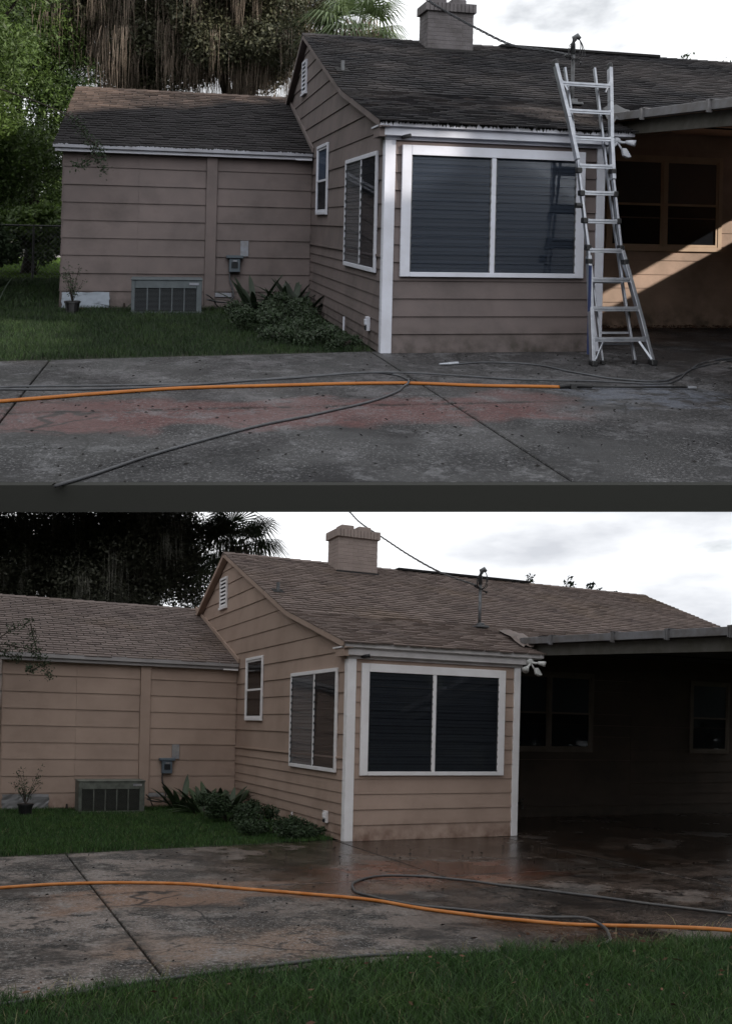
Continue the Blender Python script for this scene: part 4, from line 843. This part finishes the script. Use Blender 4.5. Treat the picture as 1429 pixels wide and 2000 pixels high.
for i, (x, y, z, lab) in enumerate(((9.1, 9.0, 5.65, 'leftmost leafy sprig above the washed ridge'), (10.45, 9.0, 5.68, 'middle leafy sprig above the washed ridge'), (11.1, 9.0, 5.72, 'right leafy sprig above the washed ridge'), (11.7, 9.0, 5.42, 'small round sprig at the right end of the washed ridge'))):
    T = thing('sapling', (x, y, 0), lab, 'sapling', 'saplings behind the washed house'); b = MB(); b.tube([(x, y, 0), (x - .05, y, z * .5), (x - .12, y, z - .3)], [.03, .02, .01], 6); pts = []
    for k in range(5):
        e = (x + random.uniform(-.26, .3), y + random.uniform(-.1, .1), z + random.uniform(-.22, .08)); b.tube([(x - .12, y, z - .3), e], [.008, .004], 4); pts += [np.array((x - .12, y, z - .3)) * (1 - t) + np.array(e) * t for t in (.5, .7, .85, 1)]
    b.mk('trunk', m['bark'], T); pts = np.array(pts); Q = pts[rng.integers(0, len(pts), 60)] + rng.normal(size=(60, 3)) * .05; V, F = leaf_quads(Q, .055, .6); mk('leaves', V, F, m['bush'], T, kind='stuff', origin=(x, y, z))
def cable(pts, label):
    P = np.array(smooth_path(pts, 14)); b = MB()
    for k in range(3):
        Q = [p + .013 * np.array([math.cos(i * .9 + k * 2.1), 0, math.sin(i * .9 + k * 2.1)]) for i, p in enumerate(P)]; b.tube(Q, .0085, 5)
    b.mk('service_cable', m['greyhose'], None, smooth=True, origin=pts[0], label=label, cat='power cable')
cable([(3.16, 1.93, 4.02), (3.362, 3.6, 4.509), (3.514, 5.2, 5.102), (3.722, 6.9, 5.775), (3.809, 8.4, 6.42), (3.933, 9.4, 6.91), (4.023, 10.6, 7.543)], 'twisted power cable running up from the washed roof mast')
n = 260; litter('patio_debris', m, rng.uniform(-4.5, 2.6, n), rng.uniform(-5.6, -.3, n), .02, 'debris', 'dark wet leaf scraps scattered over the washed patio', zr=.004)
for (x, y, lab) in ((8, -20.5, 'first of the added shade oaks right of the camera'), (12.5, -17.5, 'second of the added shade oaks right of the camera'), (17, -14, 'third of the added shade oaks right of the camera'), (21.5, -10.5, 'fourth of the added shade oaks right of the camera'), (26, -7, 'fifth of the added shade oaks right of the camera'), (30.5, -3, 'sixth and farthest added shade oak right of the camera')):  # unseen, added along the sun's path to keep the washed yard shaded
    tree('oak_tree', m, (x, y, 0), (x, y, 5.8), (2.8, 2.8, 4.8), 90, 15000, .32, lab, group='added shade oaks in a row right of the camera', clr=1.6, r0=.45)
for (x, y, lab) in ((-11.5, -1.5, 'nearest oak left of the washed yard'), (-11, 4, 'middle oak left of the washed yard'), (-12.5, 10, 'farthest oak left of the washed yard')):
    tree('oak_tree', m, (x, y, 0), (x, y, 4.6), (2.2, 2.8, 4.4), 90, 18000, .28, lab, clr=1.5, r0=.4)

# ================================================================ upper, unwashed yard on the terrace
PL = U; m = palette(U)
def cf(xr, yr, z):   # terrace corner given across / along the line of sight
    return np.array([UE[0] + cu * xr + su * yr, UE[1] - su * xr + cu * yr, z])
V = [cf(x, y, z) for z in (-.14, -.03) for x, y in ((-16, 5.85), (16, 5.85), (60, 70), (-60, 70))]
o = mk('terrace_ground', V, [(0, 3, 2, 1), (4, 5, 6, 7), (0, 1, 5, 4), (1, 2, 6, 5), (2, 3, 7, 6), (3, 0, 4, 7)], m['soil'], origin=cf(0, 5.46, 0)); o['kind'] = 'structure'
V = [cf(x, y, z) for z in (-.24, -.142) for x, y in ((-16, 5.9), (16, 5.9), (60, 70), (-60, 70))]
o = mk('bounce_slab', V, [(0, 3, 2, 1), (4, 5, 6, 7), (0, 1, 5, 4), (1, 2, 6, 5), (2, 3, 7, 6), (3, 0, 4, 7)], mat('pale_bounce', (.62, .61, .58), .9, s=4, col2=(.5, .49, .46), nscale=2), origin=cf(0, 5.5, 0)); o['kind'] = 'structure'  # unseen pale reflector added to bounce light onto the lower trees
e0, e1 = np.array([-3.386, -4.9, 0]), np.array([.836, -5.489, 0]); ed = e1 - e0; en = np.array([-ed[1], ed[0], 0]) / np.linalg.norm(ed)
q0, q1 = e0 - ed * 2.2, e1 + ed * 2.2; dr = lambda p: 53 / FPX * float(depth(U, p)) * 1.0
V = [q0 - [0, 0, dr(q0)], q1 - [0, 0, dr(q1)], q1 - [0, 0, dr(q1)] + en * .06, q0 - [0, 0, dr(q0)] + en * .06]; V = V + [np.array([p[0], p[1], -.001]) for p in V]
edge_m = mat('dark_edge_beam', (0.026, 0.027, 0.022), .8, s=3)
mk('edge_beam', V, [(0, 3, 2, 1), (4, 5, 6, 7), (0, 1, 5, 4), (1, 2, 6, 5), (2, 3, 7, 6), (3, 0, 4, 7)], edge_m, origin=cf(0, 5.4, -.16), label='long dark beam edging the upper patio above the washed house', cat='beam')
build_patio(m)
build_house(m, 'dirty house with mildew dark shingles and a ladder, upper of the two')
build_ac(m, 'blue grey condenser against the soiled shed wall')
build_ladder(m)
blades('lawn_grass', m, (-7.5, -.02, -.45, 5.2), 120000, .03, .095, .0028, keep=lambda x, y: mow(x, y) & (x < -.1), label='shaded lawn strip between the soiled shed and the dirty patio')
blades('side_grass', m, (-12, -4.2, 5.2, 12.0), 50000, .05, .14, .006, label='grass left of the soiled shed before the wire fence')
blades('far_lawn', m, (-16, -3, 12.0, 23.5), 60000, .04, .10, .014, mt='farlawn', label='sunlit bright lawn beyond the wire fence')
rd = MB().box(-40, 10, 23.9, 28.5, -.03, .0).mk('road', mat('pale_road', (.34, .32, .31), .9, s=3, col2=(.26, .24, .23), nscale=2)); rd['kind'] = 'structure'
fg = thing('chain_link_fence', (-6.5, 12.2, 0), 'black wire mesh fence between the shaded and the sunlit lawn', 'fence')
MB().tube([(-14, 12.2, 1.28), (-2, 12.2, 1.28)], .022, 8).mk('top_rail', m['blackp'], fg)
for x in (-12.2, -9.9, -7.7, -5.5, -3.3): MB().tube([(x, 12.2, 0), (x, 12.2, 1.30)], .026, 8).mk('post', m['blackp'], fg)
b = MB(); x = -14.0
while x < -3:
    b.bar((x, 12.2, 0), (x + 1.27, 12.2, 1.27), .006, .006); b.bar((x + 1.27, 12.21, 0), (x, 12.21, 1.27), .006, .006); x += .11
b.mk('wire_mesh', m['grey_metal'], fg)
hose('pressure_hose', m, 'orange', [(-5.2, -3.0), (-3.92, -2.61), (-3.083, -2.301), (-2.222, -2.093), (-1.197, -2.03), (-0.415, -2.018), (-.2, -2.05), (0.476, -2.232), (1.187, -2.377)], .0155, 'straight orange hose ending in a black lance on the dirty patio')
gn = thing('spray_lance', (1.2, -2.38, 0), 'black spray lance joined to the orange hose below the ladder', 'spray lance')
MB().tube([(1.15, -2.37, .02), (1.22, -2.385, .035), (1.34, -2.41, .035), (1.45, -2.43, .028)], [.02, .026, .026, .02], 10).box(1.24, 1.30, -2.43, -2.36, .0, .05).mk('grip', m['blackp'], gn, smooth=False)
MB().tube([(1.45, -2.43, .026), (1.9, -2.48, .022), (2.38, -2.54, .022)], .010, 8).mk('wand', m['blackp'], gn, smooth=True); MB().tube([(2.38, -2.54, .022), (2.47, -2.55, .022)], [.016, .012], 8).mk('nozzle', m['alu'], gn)
hose('garden_hose', m, 'greyhose', [(-5.0, -1.95), (-4.039, -1.976), (-3.402, -2.034), (-2.578, -2.01), (-1.638, -1.719), (-0.577, -1.391), (-0.28, -1.477), (-0.177, -1.785), (-.22, -2.02, .045), (-0.304, -2.162), (-0.558, -2.591), (-1.169, -3.181), (-1.829, -3.657), (-2.552, -4.381), (-3.071, -5.0)], .0105, 'grey hose bending under the orange hose towards the beam')
hose('garden_hose', m, 'greyhose', [(0.624, -0.911), (1.048, -0.832), (1.459, -1.005), (1.692, -1.536), (1.934, -1.961), (2.355, -2.115), (2.787, -1.783), (3.485, -1.072), (4.113, -0.722), (5.2, -0.4)], .0105, 'grey hose with a brass end lying right of the corner post')
MB().tube([(.50, -.95, .02), (.63, -.91, .02)], [.018, .02], 8).tube([(.40, -.97, .02), (.50, -.95, .02)], [.01, .016], 8).mk('hose_coupling', m['alu'], None, label='metal coupling at the end of the grey hose', cat='coupling')
hose('garden_hose', m, 'greyhose', [(-5.0, -1.85), (-4.047, -1.90), (-3.612, -1.97, .03), (-3.016, -2.0, .03), (-2.124, -1.86), (-1.35, -1.66), (-0.35, -1.50, .03), (0.875, -1.872), (1.61, -2.051), (2.194, -2.246), (2.497, -2.14), (3.075, -1.50), (4.042, -0.85), (5.2, -.5)], .0095, 'long thin grey hose running the width of the dirty patio')
potted(m, (-3.88, 4.45, 0), 'dark shrub in a black pot before the soiled shed')
for i, (x, y) in enumerate(((-1.0, 4.7), (-.62, 4.35), (-.35, 4.85), (-.30, 4.25))): strap_plant('broad_leaf_plant', m, (x, y, 0), 22, .85, .05, ('broad leaved plant nearest the soiled meter box', 'broad leaved plant in the middle of the soiled wall bed', 'broad leaved plant in the inner corner of the soiled walls', 'broad leaved plant close to the soiled side wall')[i], group='broad leaved plants by the soiled shed')
strap_plant('spiky_plant', m, (-3.12, 5.0, 0), 9, .5, .02, 'spiky plant left of the blue grey condenser', up_=.5)
strap_plant('spiky_plant', m, (-5.3, 5.2, 0), 22, .9, .012, 'thin strap leaved plant in the shade left of the soiled shed', up_=1.0, spread=.5)
bush('low_bush', m, (-.95, 2.5, .18), (.8, 1.35, .29), 8000, .024, 'large low leafy bush along the soiled side wall'); bush('low_bush', m, (-.72, 1.0, .10), (.6, .9, .24), 5200, .022, 'middle low bush beside the shaded lawn strip'); bush('low_bush', m, (-.40, .42, .06), (.34, .36, .15), 1800, .02, 'smallest low bush at the foot of the soiled corner post')
twig_branch(m, [[(-5.6, 4.2, 3.6), (-4.4, 4.5, 3.25), (-3.9, 4.6, 3.02), (-3.77, 4.6, 2.81), (-3.57, 4.6, 2.45), (-3.45, 4.6, 2.25)], [(-3.6, 4.6, 2.5), (-3.75, 4.6, 2.38), (-3.9, 4.6, 2.31)], [(-3.72, 4.6, 2.75), (-3.55, 4.6, 2.62), (-3.5, 4.6, 2.45)]], 'leafy branch hanging before the soiled shed eave', n=700)
tree('oak_tree', m, (-2.9, 17.0, 0), (-3.5, 15.0, 7.8), (2.6, 2.4, 3.0), 60, 140000, .052, 'mossy oak with brown streamers behind the soiled shed', group='mossy oaks behind the soiled house', clr=.9, moss=16000, mlen=(.3, 2.0), cutz=5.1, r0=.45)
tree('oak_tree', m, (-.6, 15.6, 0), (-.6, 13.6, 7.2), (1.9, 2.0, 2.6), 60, 125000, .050, 'leafy mossy oak behind the soiled gable', group='mossy oaks behind the soiled house', clr=.85, moss=9000, mlen=(.4, 1.7), cutz=5.2, r0=.35)
tree('feathery_tree', m, (-6.9, 8.5, 0), (-7.0, 8.0, 5.6), (2.15, 2.2, 3.4), 120, 120000, .060, 'tall bright green feathery tree left of the soiled shed', leaf='feather', clr=.75, r0=.2, asp=.28)
tree('feathery_tree', m, (-6.6, 10.2, 0), (-6.6, 10.0, 2.6), (1.9, 1.2, 1.2), 50, 30000, .055, 'smaller green tree low beside the wire fence', leaf='feather', clr=.7, r0=.1, asp=.35)
bush('tall_shrub', m, (-6.3, 8.8, .5), (.8, .8, 1.35), 11000, .05, 'dark shrub before the wire fence left of the soiled shed')
palm(m, (1.95, 11.2, 0), (1.95, 11.2, 6.15), 'cabbage palm behind the ridge of the soiled house')
for (x, y, z, lab) in ((9.441, 9.0, 5.60, 'left leafy sprig above the soiled ridge'), (10.463, 9.0, 5.52, 'right leafy sprig above the soiled ridge')):
    T = thing('sapling', (x, y, 0), lab, 'sapling', 'saplings behind the soiled house'); MB().tube([(x, y, 0), (x - .05, y, z * .5), (x, y, z)], [.03, .02, .006], 6).mk('trunk', m['bark'], T)
    Q = np.array([x, y, z]) + rng.normal(size=(34, 3)) * np.array([.10, .05, .07]); V, F = leaf_quads(Q, .04, .6); mk('leaves', V, F, m['bush'], T, kind='stuff', origin=(x, y, z))
cable([(3.2, 1.93, 4.02), (2.962, 2.3, 4.15), (2.432, 2.3, 4.195), (1.835, 2.2, 4.383), (1.333, 2.1, 4.569), (1.034, 2.0, 4.684), (.2, 1.8, 5.1), (-1.0, 1.4, 5.8)], 'twisted power cable running up from the soiled roof mast')
n = 900; litter('leaf_litter', m, rng.uniform(2.8, 9, n), 2.33 - abs(rng.normal(0, .09, n)), .022, 'litter', 'brown dead leaves heaped along the foot of the porch wall', zr=.05)
n = 420; litter('patio_debris', m, rng.uniform(-3.6, 3.4, n), rng.uniform(-5.0, -.2, n), .017, 'debris', 'dark leaf scraps scattered over the dirty patio', zr=.004)
n = 500; litter('bed_litter', m, rng.uniform(-4.1, -.1, n), rng.uniform(4.85, 5.3, n), .03, 'litter', 'dead leaves along the foot of the soiled shed wall', zr=.02)
# unseen oaks to the right, crowns shaped and spaced to shade the upper yard
for (x, y, z, rx, ry, rz, cz, lab) in ((15, -12.5, 7.35, 1.2, 6.0, 1.0, 5, 'low spreading oak right of the upper patio'), (15.2, -2.7, 10.2, 1.3, 5.3, 2.7, 8, 'high crowned oak right of the upper porch'), (15.8, -10.8, 12.0, 1.3, 4.2, 1.0, 5, 'tall slender oak right of the upper patio'), (15.8, -19.0, 9.4, 1.4, 3.0, 3.0, 5, 'far oak right of the upper patio')):
    tree('oak_tree', m, (x, y, 0), (x, y, z), (rx, ry, rz), 110, 20000, .26, lab, clr=1.15, r0=.4, ttop=.4, cutz=cz)
for (x, y, lab) in ((-9.6, 1.2, 'nearer oak left of the upper lawn'), (-12, 6, 'farther oak left of the upper lawn')):
    tree('oak_tree', m, (x, y, 0), (x, y, 4.6), (1.5, 2.8, 4.4), 90, 18000, .26, lab, clr=1.3, r0=.4)
for (x, y, lab) in ((-8.6, 13.2, 'left shrub just behind the wire fence'), (-7.0, 13.6, 'middle shrub just behind the wire fence'), (-5.6, 13.2, 'right shrub just behind the wire fence')):
    bush('tall_shrub', m, (x, y, .5), (1.0, .6, 1.9), 9000, .06, lab, leaf='feather', group='shrubs just behind the wire fence')
tree('feathery_tree', m, (-5.9, 14.2, 0), (-5.9, 14.2, 4.6), (1.5, .9, 3.6), 80, 60000, .055, 'tall green tree behind the wire fence', leaf='feather', clr=.7, r0=.15, asp=.35)
for k, x in enumerate((-15, -11.5, -8.5, -5.5)): bush('tall_shrub', m, (x, 30 + k % 2, .8), (2.6, 1.6, 4.4), 9000, .13, ('leftmost shrub beyond the pale road', 'second shrub from the left beyond the pale road', 'third shrub from the left beyond the pale road', 'rightmost shrub beyond the pale road')[k], leaf='feather', group='shrubs beyond the pale road')
sc_ = thing('added_sun_screen', (8.42, -1.1, 0), 'added unseen slatted screen shaping the sun band on the upper porch', 'screen')  # added out of view to cut the sun to a band on the porch
for y in (-4.3, -2.1, 0.1, 2.2): MB().box(8.42, 8.50, y - .04, y + .04, 0, 2.44).mk('post', m['beam'], sc_)
for k in range(17): MB().box(8.385, 8.418, -4.35, 2.25, .03 + k * .1425, .03 + k * .1425 + .139).mk('slat', m['beam'], sc_)
